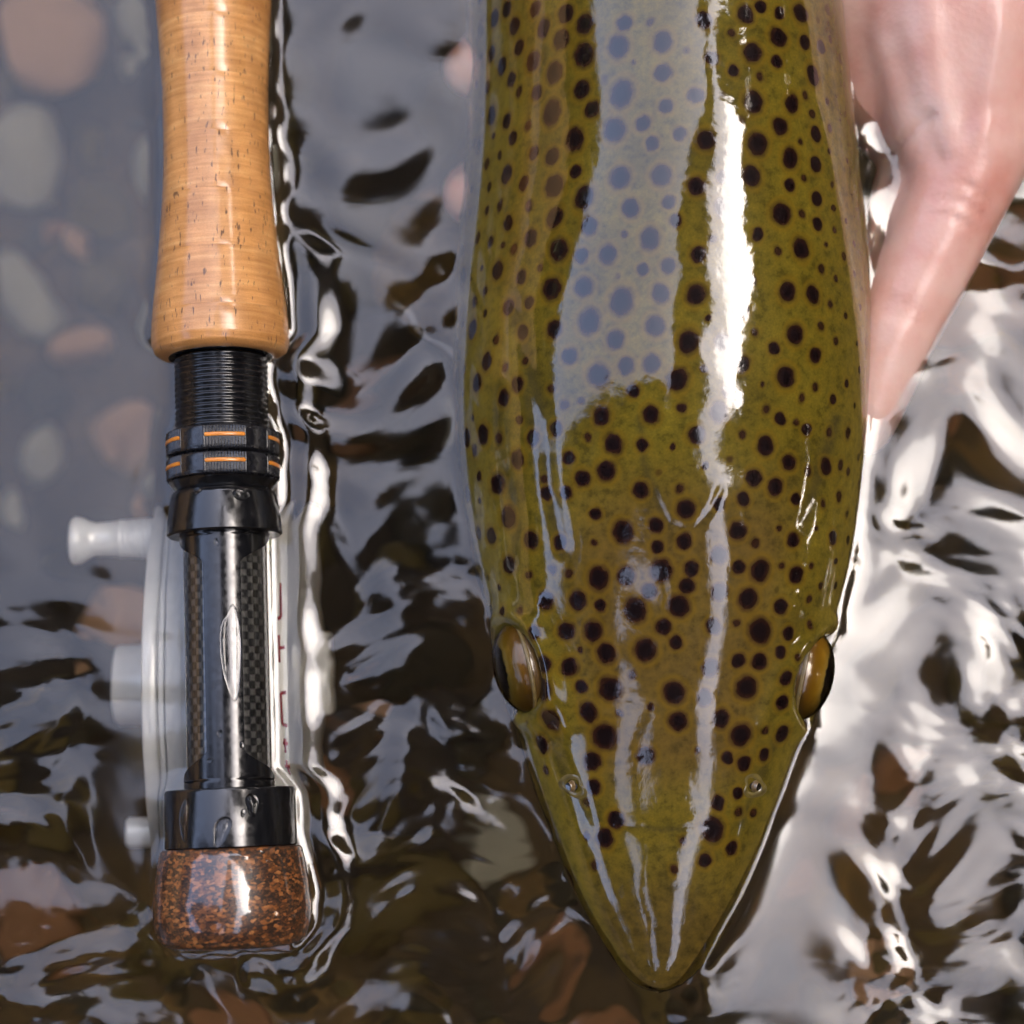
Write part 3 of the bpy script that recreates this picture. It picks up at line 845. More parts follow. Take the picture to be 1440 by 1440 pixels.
# ================================================================== FLY ROD
def black_mat(name, rough=0.16, col=(0.006, 0.006, 0.007)):
    m, nt, b = new_mat(name)
    tc = N(nt, 'ShaderNodeTexCoord')
    nz = N(nt, 'ShaderNodeTexNoise', Scale=700.0, Detail=5.0); L(nt, tc.outputs['Object'], nz.inputs['Vector'])
    rp = ramp(nt, nz.outputs[0], [(0.35, (rough * 0.8,) * 3), (0.7, (rough * 1.7,) * 3)])
    L(nt, rp.outputs[0], b.inputs['Roughness'])
    b.inputs['Base Color'].default_value = (*col, 1)
    b.inputs['IOR'].default_value = 1.65
    bump(nt, b, nz.outputs[0], 0.03, 0.0003)
    return m
M_BLACK = black_mat('black_anodised')
M_SATIN = black_mat('black_satin_flat', 0.2, (0.009, 0.009, 0.011))
M_ORANGE = simple('orange_enamel', (0.72, 0.24, 0.02), 0.35, coat=0.5, noise=0.1)
def cork_mat():
    m, nt, b = new_mat('cork')
    tc = N(nt, 'ShaderNodeTexCoord'); oi = N(nt, 'ShaderNodeObjectInfo')
    uv = N(nt, 'ShaderNodeUVMap'); uv.uv_map = 'UVMap'
    off = N(nt, 'ShaderNodeVectorMath', operation='ADD'); sc3 = N(nt, 'ShaderNodeVectorMath', operation='SCALE')
    cx = N(nt, 'ShaderNodeCombineXYZ'); L(nt, oi.outputs['Random'], cx.inputs[0]); L(nt, oi.outputs['Random'], cx.inputs[2])
    L(nt, cx.outputs[0], sc3.inputs[0]); sc3.inputs['Scale'].default_value = 60
    L(nt, uv.outputs[0], off.inputs[0]); L(nt, sc3.outputs[0], off.inputs[1])
    def mapped(s):
        mp = N(nt, 'ShaderNodeMapping'); mp.inputs['Scale'].default_value = s
        L(nt, off.outputs[0], mp.inputs[0]); return mp.outputs[0]
    n1 = N(nt, 'ShaderNodeTexNoise', Scale=1.0, Detail=5.0, Roughness=0.6); L(nt, mapped((0.07, 0.9, 1)), n1.inputs['Vector'])
    n2 = N(nt, 'ShaderNodeTexNoise', Scale=1.0, Detail=4.0); L(nt, mapped((1.4, 0.33, 1)), n2.inputs['Vector'])
    n3 = N(nt, 'ShaderNodeTexNoise', Scale=1.0, Detail=3.0); L(nt, mapped((0.16, 0.10, 1)), n3.inputs['Vector'])
    n4 = N(nt, 'ShaderNodeTexNoise', Scale=1.0, Detail=4.0); L(nt, mapped((3.0, 3.0, 1)), n4.inputs['Vector'])
    c = ramp(nt, n1.outputs[0], [(0.3, (0.52, 0.23, 0.060)), (0.5, (0.65, 0.31, 0.095)), (0.7, (0.75, 0.41, 0.15))])
    t = ramp(nt, n3.outputs[0], [(0.35, (0.80, 0.74, 0.62)), (0.65, (1.12, 1.1, 1.05))])
    c = mixc(nt, 0.8, c.outputs[0], t.outputs[0], 'MULTIPLY')
    g4 = ramp(nt, n4.outputs[0], [(0.3, (0.86, 0.83, 0.78)), (0.7, (1.1, 1.1, 1.1))])
    c = mixc(nt, 0.7, c, g4.outputs[0], 'MULTIPLY')
    pit = ramp(nt, n2.outputs[0], [(0.62, (0, 0, 0)), (0.68, (1, 1, 1))])
    c = mixc(nt, mth(nt, 'MULTIPLY', pit.outputs[0], 0.8), c, (0.055, 0.018, 0.006))
    tint = ramp(nt, oi.outputs['Random'], [(0, (0.86, 0.80, 0.74)), (1, (1.06, 1.08, 1.12))])
    c = mixc(nt, 1.0, c, tint.outputs[0], 'MULTIPLY')
    L(nt, c, b.inputs['Base Color'])
    b.inputs['Roughness'].default_value = 0.5
    b.inputs['Coat Weight'].default_value = 0.8; b.inputs['Coat IOR'].default_value = 1.55; b.inputs['Coat Roughness'].default_value = 0.16
    inv = mth(nt, 'SUBTRACT', n1.outputs[0], mth(nt, 'MULTIPLY', pit.outputs[0], 0.9))
    bump(nt, b, inv, 0.35, 0.0004)
    return m
M_CORK = cork_mat()
def butt_mat():
    m, nt, b = new_mat('speckled_rubber_cork')
    uv = N(nt, 'ShaderNodeUVMap'); uv.uv_map = 'UVMap'
    mp = N(nt, 'ShaderNodeMapping'); mp.inputs['Rotation'].default_value = (0, 0, R(28)); mp.inputs['Scale'].default_value = (0.95, 1.7, 1)
    L(nt, uv.outputs[0], mp.inputs[0])
    v = N(nt, 'ShaderNodeTexVoronoi', Scale=0.95, Randomness=1.0); L(nt, mp.outputs[0], v.inputs['Vector'])
    v2 = N(nt, 'ShaderNodeTexVoronoi', Scale=2.0, Randomness=1.0); L(nt, mp.outputs[0], v2.inputs['Vector'])
    s1 = N(nt, 'ShaderNodeSeparateColor'); L(nt, v.outputs['Color'], s1.inputs[0])
    s2 = N(nt, 'ShaderNodeSeparateColor'); L(nt, v2.outputs['Color'], s2.inputs[0])
    c1 = ramp(nt, s1.outputs[0], [(0.0, (0.008, 0.005, 0.004)), (0.50, (0.030, 0.012, 0.005)), (0.70, (0.11, 0.036, 0.008)), (0.86, (0.30, 0.10, 0.022)), (1.0, (0.42, 0.17, 0.05))])
    c2 = ramp(nt, s2.outputs[1], [(0.0, (0.010, 0.007, 0.006)), (0.5, (0.035, 0.015, 0.008)), (0.75, (0.22, 0.075, 0.018)), (1.0, (0.42, 0.17, 0.05))])
    L(nt, mixc(nt, 0.3, c1.outputs[0], c2.outputs[0]), b.inputs['Base Color'])
    b.inputs['Roughness'].default_value = 0.4
    b.inputs['Coat Weight'].default_value = 1.0; b.inputs['Coat IOR'].default_value = 1.6; b.inputs['Coat Roughness'].default_value = 0.08
    bump(nt, b, v2.outputs['Distance'], 0.12, 0.0003)
    return m
M_BUTT = butt_mat()
def carbon_mat():
    m, nt, b = new_mat('carbon_weave')
    uv = N(nt, 'ShaderNodeUVMap'); uv.uv_map = 'UVMap'
    mp = N(nt, 'ShaderNodeMapping'); mp.inputs['Scale'].default_value = (1 / 1.5, 1 / 1.5, 1)
    L(nt, uv.outputs[0], mp.inputs[0])
    ck = N(nt, 'ShaderNodeTexChecker', Scale=1.0); L(nt, mp.outputs[0], ck.inputs['Vector'])
    ck.inputs['Color1'].default_value = (0.055, 0.052, 0.046, 1); ck.inputs['Color2'].default_value = (0.006, 0.006, 0.006, 1)
    sx = N(nt, 'ShaderNodeSeparateXYZ'); L(nt, mp.outputs[0], sx.inputs[0])
    def cell(s): return mth(nt, 'ABSOLUTE', mth(nt, 'SUBTRACT', mth(nt, 'FRACT', s), 0.5))
    soft = mth(nt, 'MAXIMUM', cell(sx.outputs[0]), cell(sx.outputs[1]))
    sh = ramp(nt, soft, [(0.25, (1, 1, 1)), (0.5, (0.35, 0.35, 0.35))])
    L(nt, mixc(nt, 1.0, ck.outputs[0], sh.outputs[0], 'MULTIPLY'), b.inputs['Base Color'])
    b.inputs['Roughness'].default_value = 0.35; b.inputs['Specular IOR Level'].default_value = 0.6
    b.inputs['Coat Weight'].default_value = 1.0; b.inputs['Coat IOR'].default_value = 1.6; b.inputs['Coat Roughness'].default_value = 0.05
    cb = mth(nt, 'ADD', mth(nt, 'MULTIPLY', ck.outputs['Fac'], 0.5), mth(nt, 'SUBTRACT', 0.5, soft))
    bump(nt, b, cb, 0.5, 0.0002)
    return m
M_CARBON = carbon_mat()

rod = empty('fly_rod', (A0.x, A0.y, ROD_Z * MM), (0, 0, ROD_ANG))
tag(rod, 'fly rod with cork grip and black carbon reel seat lying in the water', 'fishing rod')
# speckled butt
t_b = T(1193, 13)
lathe('butt_cap', [(0, 0), (0, 11.0), (0.25, 13.0), (0.9, 14.6), (2.2, 15.7), (5, 16.6), (8.5, 16.9), (13, 16.4), (18, 15.6), (t_b - 0.4, 15.0), (t_b, 14.6), (t_b, 8)], M_BUTT, rod, 128)
# lower hood
t_h = T(1107, 13)
lathe('lower_hood', [(t_b + 0.05, 8), (t_b + 0.05, 13.6), (t_b + 0.35, 14.0), (t_h - 0.7, 13.9), (t_h - 0.15, 13.6), (t_h, 13.1), (t_h, 9.0)], M_BLACK, rod, 128)
# carbon tube
t_u = T(742, 10)
lathe('carbon_tube', [(t_h - 1, 9.05), (t_h + 2, 9.05), (t_u, 9.05), (t_u + 1, 9.05)], M_CARBON, rod, 128)
# black spine with two long cut-outs
def spine():
    nt_, na = 150, 90
    ts = np.linspace(t_h - 0.5, t_u + 0.5, nt_)
    V = []; F = []
    L0 = t_h + 1.5; L1 = t_u - 1.0
    def half(t):
        e = min(t - L0, L1 - t)
        if e <= 0: return math.pi
        k = min(e / 6.5, 1.0)
        k = k * k * (3 - 2 * k)
        return (1.45 * (1 - k) + 0.0) + R(24) * k if e > 0.0 else math.pi
    off = R(3)
    for t in ts:
        h_ = half(t)
        for i in range(na):
            a = off - h_ + 2 * h_ * i / (na - 1)
            r_ = 9.75
            V.append((r_ * math.sin(a) * MM, t * MM, r_ * math.cos(a) * MM))
    for i in range(nt_ - 1):
        for j in range(na - 1):
            F.append((i * na + j, i * na + j + 1, (i + 1) * na + j + 1, (i + 1) * na + j))
    o = mesh_obj('seat_spine', V, F, M_BLACK, rod)
    md = o.modifiers.new('thickness', 'SOLIDIFY'); md.thickness = 0.55 * MM; md.offset = -1
    return o
spine()
# upper sliding hood
t_c = T(682, 11)
def hood_hole(t, th): return 0 * t
lathe('sliding_hood', [(t_u - 0.4, 9.2), (t_u - 0.5, 12.0), (t_u - 0.1, 12.5), (t_u + 2.5, 12.35), (t_c - 1.2, 11.6), (t_c - 0.3, 11.3), (t_c, 10.9), (t_c, 8.5)], M_BLACK, rod, 128)
# bolt hole recess on the hood: dark countersunk ring
t_k = T(667, 11)
lathe('collar', [(t_c - 0.05, 8.5), (t_c + 0.2, 10.4), (t_c + 0.9, 10.9), (t_k - 0.3, 11.6), (t_k, 11.9), (t_k, 9)], M_BLACK, rod, 128)
t_r1 = T(631, 12); t_r0 = T(594, 12)
def knurl(t, th):
    a = (th - R(10) + np.pi) % (2 * np.pi) - np.pi
    p = R(72); q = np.abs((a + p / 2) % p - p / 2)
    k = 1 - sstep(q, R(20.5), R(22.5))
    return np.where(k > 0.02, k * (0.10 * np.cos(th * 125)), -0.10)
def ring(ta, tb, nm):
    prof = [(ta, 9.0), (ta, 11.5), (ta + 0.35, 12.1), (ta + 0.5, 12.2)] + [(ta + 0.5 + (tb - ta - 1.0) * i / 6, 12.2) for i in range(1, 7)] + [(tb - 0.35, 12.1), (tb, 11.5), (tb, 9.0)]
    def rm(t, th): return np.where((t > ta + 0.3) & (t < tb - 0.3), knurl(t, th), 0)
    o = lathe(nm, prof, M_SATIN, rod, 1000, rmod=rm, sharp=50)
    # orange inlaid stripe in each knurled field
    tm = (ta + tb) / 2 + 0.4
    for s in range(5):
        c0 = R(10) + s * R(72); hw = R(21)
        V, F = [], []; n = 40; hh = 0.42
        sec = [(-hh, 12.0), (-hh, 12.34), (-hh * 0.5, 12.42), (hh * 0.5, 12.42), (hh, 12.34), (hh, 12.0)]
        for i in range(n):
            u = -1 + 2 * i / (n - 1)
            a = c0 + hw * u
            w_ = math.sqrt(max(0.0, 1 - max(0, abs(u) - 0.93) ** 2 / 0.07 ** 2)) if abs(u) > 0.93 else 1
            for (dt, r_) in sec: V.append((r_ * math.sin(a) * MM, (tm + dt * w_) * MM, r_ * math.cos(a) * MM))
        k = len(sec)
        for i in range(n - 1):
            for j in range(k - 1): F.append((i * k + j, i * k + j + 1, (i + 1) * k + j + 1, (i + 1) * k + j))
        mesh_obj('orange_stripe', V, F, M_ORANGE, o)
ring(t_k + 0.05, t_r1 - 0.08, 'locking_ring')
ring(t_r1 + 0.08, t_r0, 'locking_ring')
# threaded barrel
t_t = T(490, 10)
prof = [(t_r0 - 0.3, 8.5), (t_r0 - 0.3, 9.7)]
nth = 13; p_ = (t_t - t_r0) / nth
for i in range(nth):
    a = t_r0 + i * p_
    prof += [(a + 0.06 * p_, 9.72), (a + 0.32 * p_, 10.22), (a + 0.60 * p_, 10.22), (a + 0.86 * p_, 9.72)]
lathe('threaded_barrel', prof, M_BLACK, rod, 128, sharp=80)
t_f = T(476, 12)
lathe('grip_flange', [(t_t, 9.5), (t_t + 0.1, 11.4), (t_t + 0.7, 11.7), (t_f, 11.6), (t_f + 0.5, 9)], M_BLACK, rod, 128)
# cork grip from rings glued end to end
cork_prof = [(t_t + 0.2, 11.9), (t_t + 0.5, 13.2), (t_t + 1.4, 14.5), (t_t + 3.2, 15.1), (T(440, 13), 15.1), (T(400, 13), 14.45), (T(340, 13), 13.4), (T(280, 12), 12.45), (T(220, 12), 11.85), (T(160, 12), 11.7), (T(100, 12), 11.8), (T(50, 12), 12.2), (T(0, 12), 12.7), (T(-90, 12), 13.6), (T(-180, 12), 13.9), (T(-330, 12), 13.2), (T(-480, 12), 11.0), (T(-560, 12), 8.0)]
ct = np.array([p[0] for p in cork_prof]); cr = np.array([p[1] for p in cork_prof])
cuts = [t_t + 0.2, T(427, 13), T(343, 13), T(262, 12), T(180, 12), T(98, 12), T(16, 12), T(-66, 12), T(-148, 12), T(-230, 12), T(-312, 12), T(-394, 12), T(-476, 12), T(-556, 12)]
tfine = np.linspace(ct[0], ct[-1], 2400); rfine = np.interp(tfine, ct, cr)
ker = np.exp(-0.5 * (np.arange(-40, 41) / 16) ** 2); ker /= ker.sum()
rs = np.convolve(np.pad(rfine, 40, mode='edge'), ker, 'valid')
blend = sstep(tfine, ct[0] + 3.5, ct[0] + 8); rs = rfine * (1 - blend) + rs * blend
for a, b_ in zip(cuts[:-1], cuts[1:]):
    tt = np.linspace(a + 0.015, b_ - 0.015, 16)
    if a == cuts[0]: tt = np.concatenate([np.linspace(a, a + 3.3, 14), np.linspace(a + 3.6, b_ - 0.015, 12)])
    rr_ = np.interp(tt, tfine, rs)
    prof = [(tt[0], 5.0)] + list(zip(tt, rr_)) + [(tt[-1], 5.0)]
    if a != cuts[0]: prof[1] = (tt[0], rr_[0] - 0.09)
    prof[-2] = (tt[-1], rr_[-1] - 0.09)
    lathe('cork_ring', prof, M_CORK, rod, 128)
lathe('blank', [(T(-540, 12), 4.2), (T(-700, 12), 4.0), (T(-2600, 12), 3.4)], M_BLACK, rod, 40)
# ---- reel foot under the seat
M_SILVER = simple('satin_silver', (0.86, 0.86, 0.85), 0.4, 0.0, noise=0.06, nscale=250)
M_SILVER2 = simple('polished_silver', (0.88, 0.88, 0.86), 0.3, 0.1, noise=0.04, nscale=250)

# ================================================================== REEL
rc = W(308, 945, -8)
RZ = -57.0; RR = 43.0
reel = empty('fly_reel', (rc.x, rc.y, RZ * MM), (0, 0, ROD_ANG * 0.6))
tag(reel, 'silver fly reel hanging under the rod below the water', 'fishing reel')
xL = (W(196, 945, -9).x - rc.x) / MM; xR = (W(407, 945, -9).x - rc.x) / MM
def disc(name, x0, x1, r_out, r_in, mat, bev=0.6, parent=reel, n=128):
    return lathe(name, [(x0, r_in), (x0, r_out - bev), (x0 + bev * 0.3, r_out - bev * 0.3), (x0 + bev, r_out), (x1 - bev, r_out), (x1 - bev * 0.3, r_out - bev * 0.3), (x1, r_out - bev), (x1, r_in), (x0, r_in)], mat, parent, n, axis='X')
fl_ = disc('spool_flange', xL, xL + 3.4, RR, 10, M_SILVER2)
disc('flange_step', xL + 3.6, xL + 5.0, RR - 1.6, 20, M_SILVER)
disc('frame_rim', xL + 5.4, xL + 11.6, RR - 0.4, RR - 4, M_SILVER, 0.8)
disc('spool_drum', xL + 4.5, xR - 7, RR - 17, 12, M_SILVER, 0.5)
M_LINE = simple('chartreuse_line', (0.42, 0.55, 0.03), 0.45, coat=0.4, noise=0.15, nscale=900)
prof = []
nl = 15; x0, x1 = xL + 12.5, xR - 8.2
for i in range(nl):
    a = x0 + (x1 - x0) * i / nl; w_ = (x1 - x0) / nl
    for q in range(5):
        u = (q + 0.5) / 5
        prof.append((a + u * w_, RR - 6.5 + 0.6 * math.sin(math.pi * u)))
lathe('wound_fly_line', [(x0, RR - 12)] + prof + [(x1, RR - 12)], M_LINE, reel, 128, axis='X', sharp=170)
fr_ = disc('frame_plate', xR - 7.6, xR, RR - 0.4, 10, M_SILVER, 0.7)
for k in range(6):
    a = 2 * math.pi * (k + 0.5) / 6
    o = lathe('frame_pillar', [(xL + 6, 0), (xL + 6, 1.6), (xR - 4, 1.6), (xR - 4, 0)], M_SILVER, reel, 20, axis='X')
    o.location = (0, (RR - 2.4) * math.sin(a) * MM, (RR - 2.4) * math.cos(a) * MM)
# back plate and drag knob
lathe('side_plate', [(xR - 0.5, 0), (xR + 0.3, 0), (xR + 0.3, 36), (xR - 0.3, 38), (xR - 0.5, 38)], M_SILVER, reel, 96, axis='X')
lathe('drag_knob', [(xR, 0), (xR, 11), (xR + 5, 10.5), (xR + 6, 9.5), (xR + 6, 0)], M_SILVER2, reel, 60, axis='X')
# spool hub
lathe('spool_hub', [(xL + 1, 0), (xL + 1, 10), (xL - 10.6, 9.6), (xL - 11.6, 8.8), (xL - 11.6, 3), (xL - 11.6, 0)], M_SILVER2, reel, 60, axis='X')
lathe('spool_face', [(xL + 0.9, 9), (xL + 0.8, RR - 3), (xL + 1.6, RR - 3), (xL + 1.6, 9), (xL + 0.9, 9)], M_SILVER, reel, 96, axis='X')
# winding knob: tapered barrel with turned grooves and flared end
ky = (W(130, 738, -9).y - rc.y) / MM; kz = math.sqrt(max((RR - 5) ** 2 - ky ** 2, 0))
kn = [(xL + 0.5, 0), (xL + 0.5, 4.6)]
for i in range(7):
    a = xL - 0.2 - i * 1.25
    kn += [(a, 4.9 - 0.06 * i), (a - 0.75, 4.9 - 0.06 * i), (a - 0.95, 4.65 - 0.06 * i)]
kn += [(xL - 11.5, 4.0), (xL - 13.5, 3.8), (xL - 15.2, 4.5), (xL - 16.5, 5.3), (xL - 18.0, 5.6), (xL - 18.8, 5.2), (xL - 19.2, 4.2), (xL - 19.2, 0)]
o = lathe('winding_knob', kn, M_SILVER2, reel, 64, axis='X', sharp=75)
o.location = (0, ky * MM, kz * MM)
cy = (W(180, 1168, -9).y - rc.y) / MM; cz = math.sqrt(max((RR - 6) ** 2 - cy ** 2, 0))
o = lathe('counterweight', [(xL + 0.5, 0), (xL + 0.5, 3.6), (xL - 6.6, 3.6), (xL - 7.2, 3.0), (xL - 7.2, 0)], M_SILVER2, reel, 40, axis='X')
o.location = (0, cy * MM, cz * MM)
# foot: saddle plate against the seat and stem down to the frame
V = []; F = []
n, k = 40, 9
for i in range(n):
    t = -1 + 2 * i / (n - 1)
    for j in range(k):
        a = -0.7 + 1.4 * j / (k - 1)
        for rr_ in (10.0, 11.2 if abs(t) < 0.55 else 10.2 + 1.0 * (1 - (abs(t) - 0.55) / 0.45)):
            V.append((rr_ * math.sin(a) * MM, t * 26 * MM, (ROD_Z - RZ - rr_ * math.cos(a)) * MM))
for i in range(n - 1):
    for j in range(k - 1):
        a = (i * k + j) * 2; b_ = a + 2; c_ = ((i + 1) * k + j + 1) * 2; d_ = ((i + 1) * k + j) * 2
        F.append((a, b_, c_, d_)); F.append((a + 1, d_ + 1, c_ + 1, b_ + 1))
mesh_obj('reel_foot', V, F, M_SILVER, reel)
bm = bmesh.new(); bmesh.ops.create_cube(bm, size=1)
for v in bm.verts: v.co = Vector((v.co.x * 0.008, v.co.y * (0.030 if v.co.z < 0 else 0.020), v.co.z * 0.009))
bmesh.ops.bevel(bm, geom=bm.edges[:], offset=0.0012, segments=2, affect='EDGES')
o = bm_obj('foot_stem', bm, M_SILVER, reel); o.location = (0, 0, (RR + 3.5) * MM)
# red lettering along the frame rim (turned sideways, as far as it can be made out)
M_RED = simple('red_print', (0.33, 0.02, 0.03), 0.5)
def stroke(pts, w_):
    V, F = [], []
    def P(x, y):
        zz = math.sqrt(max((RR - 0.36) ** 2 - (y) ** 2, 0))
        return (x * MM, y * MM, (zz + 0.05) * MM)
    for (a, b_) in zip(pts[:-1], pts[1:]):
        v = Vector((b_[0] - a[0], b_[1] - a[1])); ln = v.length; v /= ln; nn = Vector((-v.y, v.x)) * w_ / 2
        m_ = max(2, int(ln / 0.6) + 1)
        s = len(V)
        for i in range(m_):
            t = i / (m_ - 1); c_ = Vector(a).lerp(Vector(b_), t)
            V.append(P(c_.x + nn.x, c_.y + nn.y)); V.append(P(c_.x - nn.x, c_.y - nn.y))
        for i in range(m_ - 1): F.append((s + 2 * i, s + 2 * i + 1, s + 2 * i + 3, s + 2 * i + 2))
    return V, F
def LT(px, py):
    p = W(px, py, -9); return ((p.x - rc.x) / MM, (p.y - rc.y) / MM)
for strokes in ([[(393, 818), (394, 868), (386, 870)], ], [[(389, 893), (389, 933)], [(389, 912), (402, 911)]], [[(402, 975), (390, 976), (391, 1020), (402, 1022)]], [[(391, 1046), (402, 1048)], [(396, 1040), (396, 1060)]], [[(392, 1080), (405, 1078)], [(398, 1070), (399, 1092)]]):
    V, F = [], []
    for st in strokes:
        v_, f_ = stroke([LT(*q) for q in st], 0.8)
        F += [tuple(i + len(V) for i in f) for f in f_]; V += v_
    o = mesh_obj('red_letter', V, F, M_RED, fr_)
    md = o.modifiers.new('t', 'SOLIDIFY'); md.thickness = 0.03 * MM; md.offset = 1

# ================================================================== HAND
def capsule_chain(bm, pts, seg=20):
    """tapered limb through points (Vector, radius) as overlapping round cones"""
    for (a, ra), (b_, rb) in zip(pts[:-1], pts[1:]):
        n = max(2, int((b_ - a).length / (0.25 * min(ra, rb))) + 1)
        for i in range(n + 1):
            t = i / n
            mat = Matrix.Translation(a.lerp(b_, t)) @ Matrix.Scale(ra + (rb - ra) * t, 4)
            bmesh.ops.create_icosphere(bm, subdivisions=2, radius=1.0, matrix=mat)
def Hh(px, py, z, r): return (W(px, py, z), r * MM)
bm = bmesh.new()
capsule_chain(bm, [Hh(1390, -1500, 60, 38), Hh(1370, -700, 24, 34), Hh(1350, -330, 10, 29), Hh(1335, -160, 3, 27)])
capsule_chain(bm, [Hh(1290, -160, -2, 24), Hh(1268, 20, -6, 20), Hh(1252, 130, -9, 15), Hh(1252, 190, -12, 10)])
capsule_chain(bm, [Hh(1370, -160, 2, 26), Hh(1365, 40, 0, 21), Hh(1376, 165, -1, 15)])
capsule_chain(bm, [Hh(1315, -160, 4, 22), Hh(1315, 60, 0, 19), Hh(1325, 190, -2, 14)])
# thumb
capsule_chain(bm, [Hh(1372, 120, -3, 15), Hh(1372, 200, -1, 14.2), Hh(1332, 300, -2, 12.2), Hh(1286, 400, -4, 11.4), Hh(1246, 490, -4.5, 10), Hh(1222, 570, -6, 8.4), Hh(1214, 606, -7.5, 6.6)])
capsule_chain(bm, [Hh(1300, 230, -10, 11), Hh(1270, 330, -9, 10.5), Hh(1246, 430, -9, 9)])
# palm sliding under the belly
capsule_chain(bm, [Hh(1300, -120, -20, 24), Hh(1230, -110, -58, 20), Hh(1110, -100, -95, 16)])
capsule_chain(bm, [Hh(1300, 20, -24, 20), Hh(1240, 30, -62, 16), Hh(1120, 40, -95, 14)])
# fingers under the belly, tips rising along the far flank
for (y0, y1, zt_) in ((60, 108, -14), (140, 285, -17), (-40, -80, -16), (-140, -260, -20)):
    capsule_chain(bm, [Hh(1120, y0, -96, 11), Hh(930, (y0 + y1) / 2, -103, 9.5), Hh(770, y1, -84, 9), Hh(690, y1, -52, 8.5), Hh(664, y1, zt_ - 6, 7.6), Hh(662, y1, zt_, 6.8)])
hm = bpy.data.meshes.new('hand_rough'); bm.to_mesh(hm); bm.free()
ho = bpy.data.objects.new('hand_rough', hm); COL.objects.link(ho)
rm_ = ho.modifiers.new('r', 'REMESH'); rm_.mode = 'VOXEL'; rm_.voxel_size = 0.0013
sm_ = ho.modifiers.new('s', 'SMOOTH'); sm_.iterations = 20; sm_.factor = 0.5
dg = bpy.context.evaluated_depsgraph_get()
hme = bpy.data.meshes.new_from_object(ho.evaluated_get(dg))
bpy.data.objects.remove(ho)
hme.name = 'hand'
hv = np.empty(len(hme.vertices) * 3, dtype=np.float32); hme.vertices.foreach_get('co', hv); hv = hv.reshape(-1, 3)
hn = np.empty(len(hme.vertices) * 3, dtype=np.float32); hme.vertices.foreach_get('normal', hn); hn = hn.reshape(-1, 3)
wr = np.zeros(len(hv))
for pts, z_, wdt, dep in (([(1322, 262), (1352, 262), (1392, 282)], 8, 5, 0.5), ([(1312, 280), (1342, 284), (1382, 302)], 8, 5, 0.6), ([(1304, 300), (1332, 304), (1372, 322)], 8, 5, 0.5),
                          ([(1244, 420), (1270, 432), (1308, 446)], 4, 5, 0.45), ([(1240, 436), (1264, 447), (1302, 460)], 4, 5, 0.45), ([(1236, 330), (1246, 250), (1262, 205), (1300, 180)], 4, 9, 1.2),
                          ([(1400, 40), (1392, 110), (1384, 180)], 16, 14, -0.7), ([(1300, -40), (1318, 80), (1350, 190)], 18, 16, -0.8), ([(1258, 40), (1290, 130), (1330, 210)], 16, 12, 0.5)):
    d_ = polyline_d(hv[:, 0], hv[:, 1], pl(pts, z_)) / (wdt * PX)
    wr += dep * MM * np.exp(-d_ ** 2) * (hn[:, 2] > 0.1)
hv = hv - hn * wr[:, None].astype(np.float32)
hme.vertices.foreach_set('co', hv.ravel()); hme.update()
for p in hme.polygons: p.use_smooth = True
def skin_mat():
    m, nt, b = new_mat('wet_skin')
    tc = N(nt, 'ShaderNodeTexCoord')
    n1 = N(nt, 'ShaderNodeTexNoise', Scale=38.0, Detail=4.0); n2 = N(nt, 'ShaderNodeTexNoise', Scale=900.0, Detail=4.0)
    v = N(nt, 'ShaderNodeTexVoronoi', Scale=700.0)
    for n in (n1, n2, v): L(nt, tc.outputs['Object'], n.inputs['Vector'])
    c = ramp(nt, n1.outputs[0], [(0.32, (0.62, 0.27, 0.20)), (0.5, (0.74, 0.44, 0.35)), (0.68, (0.80, 0.57, 0.48))])
    L(nt, c.outputs[0], b.inputs['Base Color'])
    b.inputs['Roughness'].default_value = 0.42
    b.inputs['Subsurface Weight'].default_value = 0.25
    b.inputs['Subsurface Radius'].default_value = (0.006, 0.0022, 0.0012)
    b.inputs['Subsurface Scale'].default_value = 1.0
    b.inputs['Coat Weight'].default_value = 0.3; b.inputs['Coat Roughness'].default_value = 0.2
    bump(nt, b, mth(nt, 'ADD', v.outputs['Distance'], n2.outputs[0]), 0.1, 0.0006)
    return m
hme.materials.clear(); hme.materials.append(skin_mat())
hand = bpy.data.objects.new('person_hand', hme); COL.objects.link(hand)
tag(hand, 'bare wet hand cradling the trout from below, thumb along its flank', 'hand')

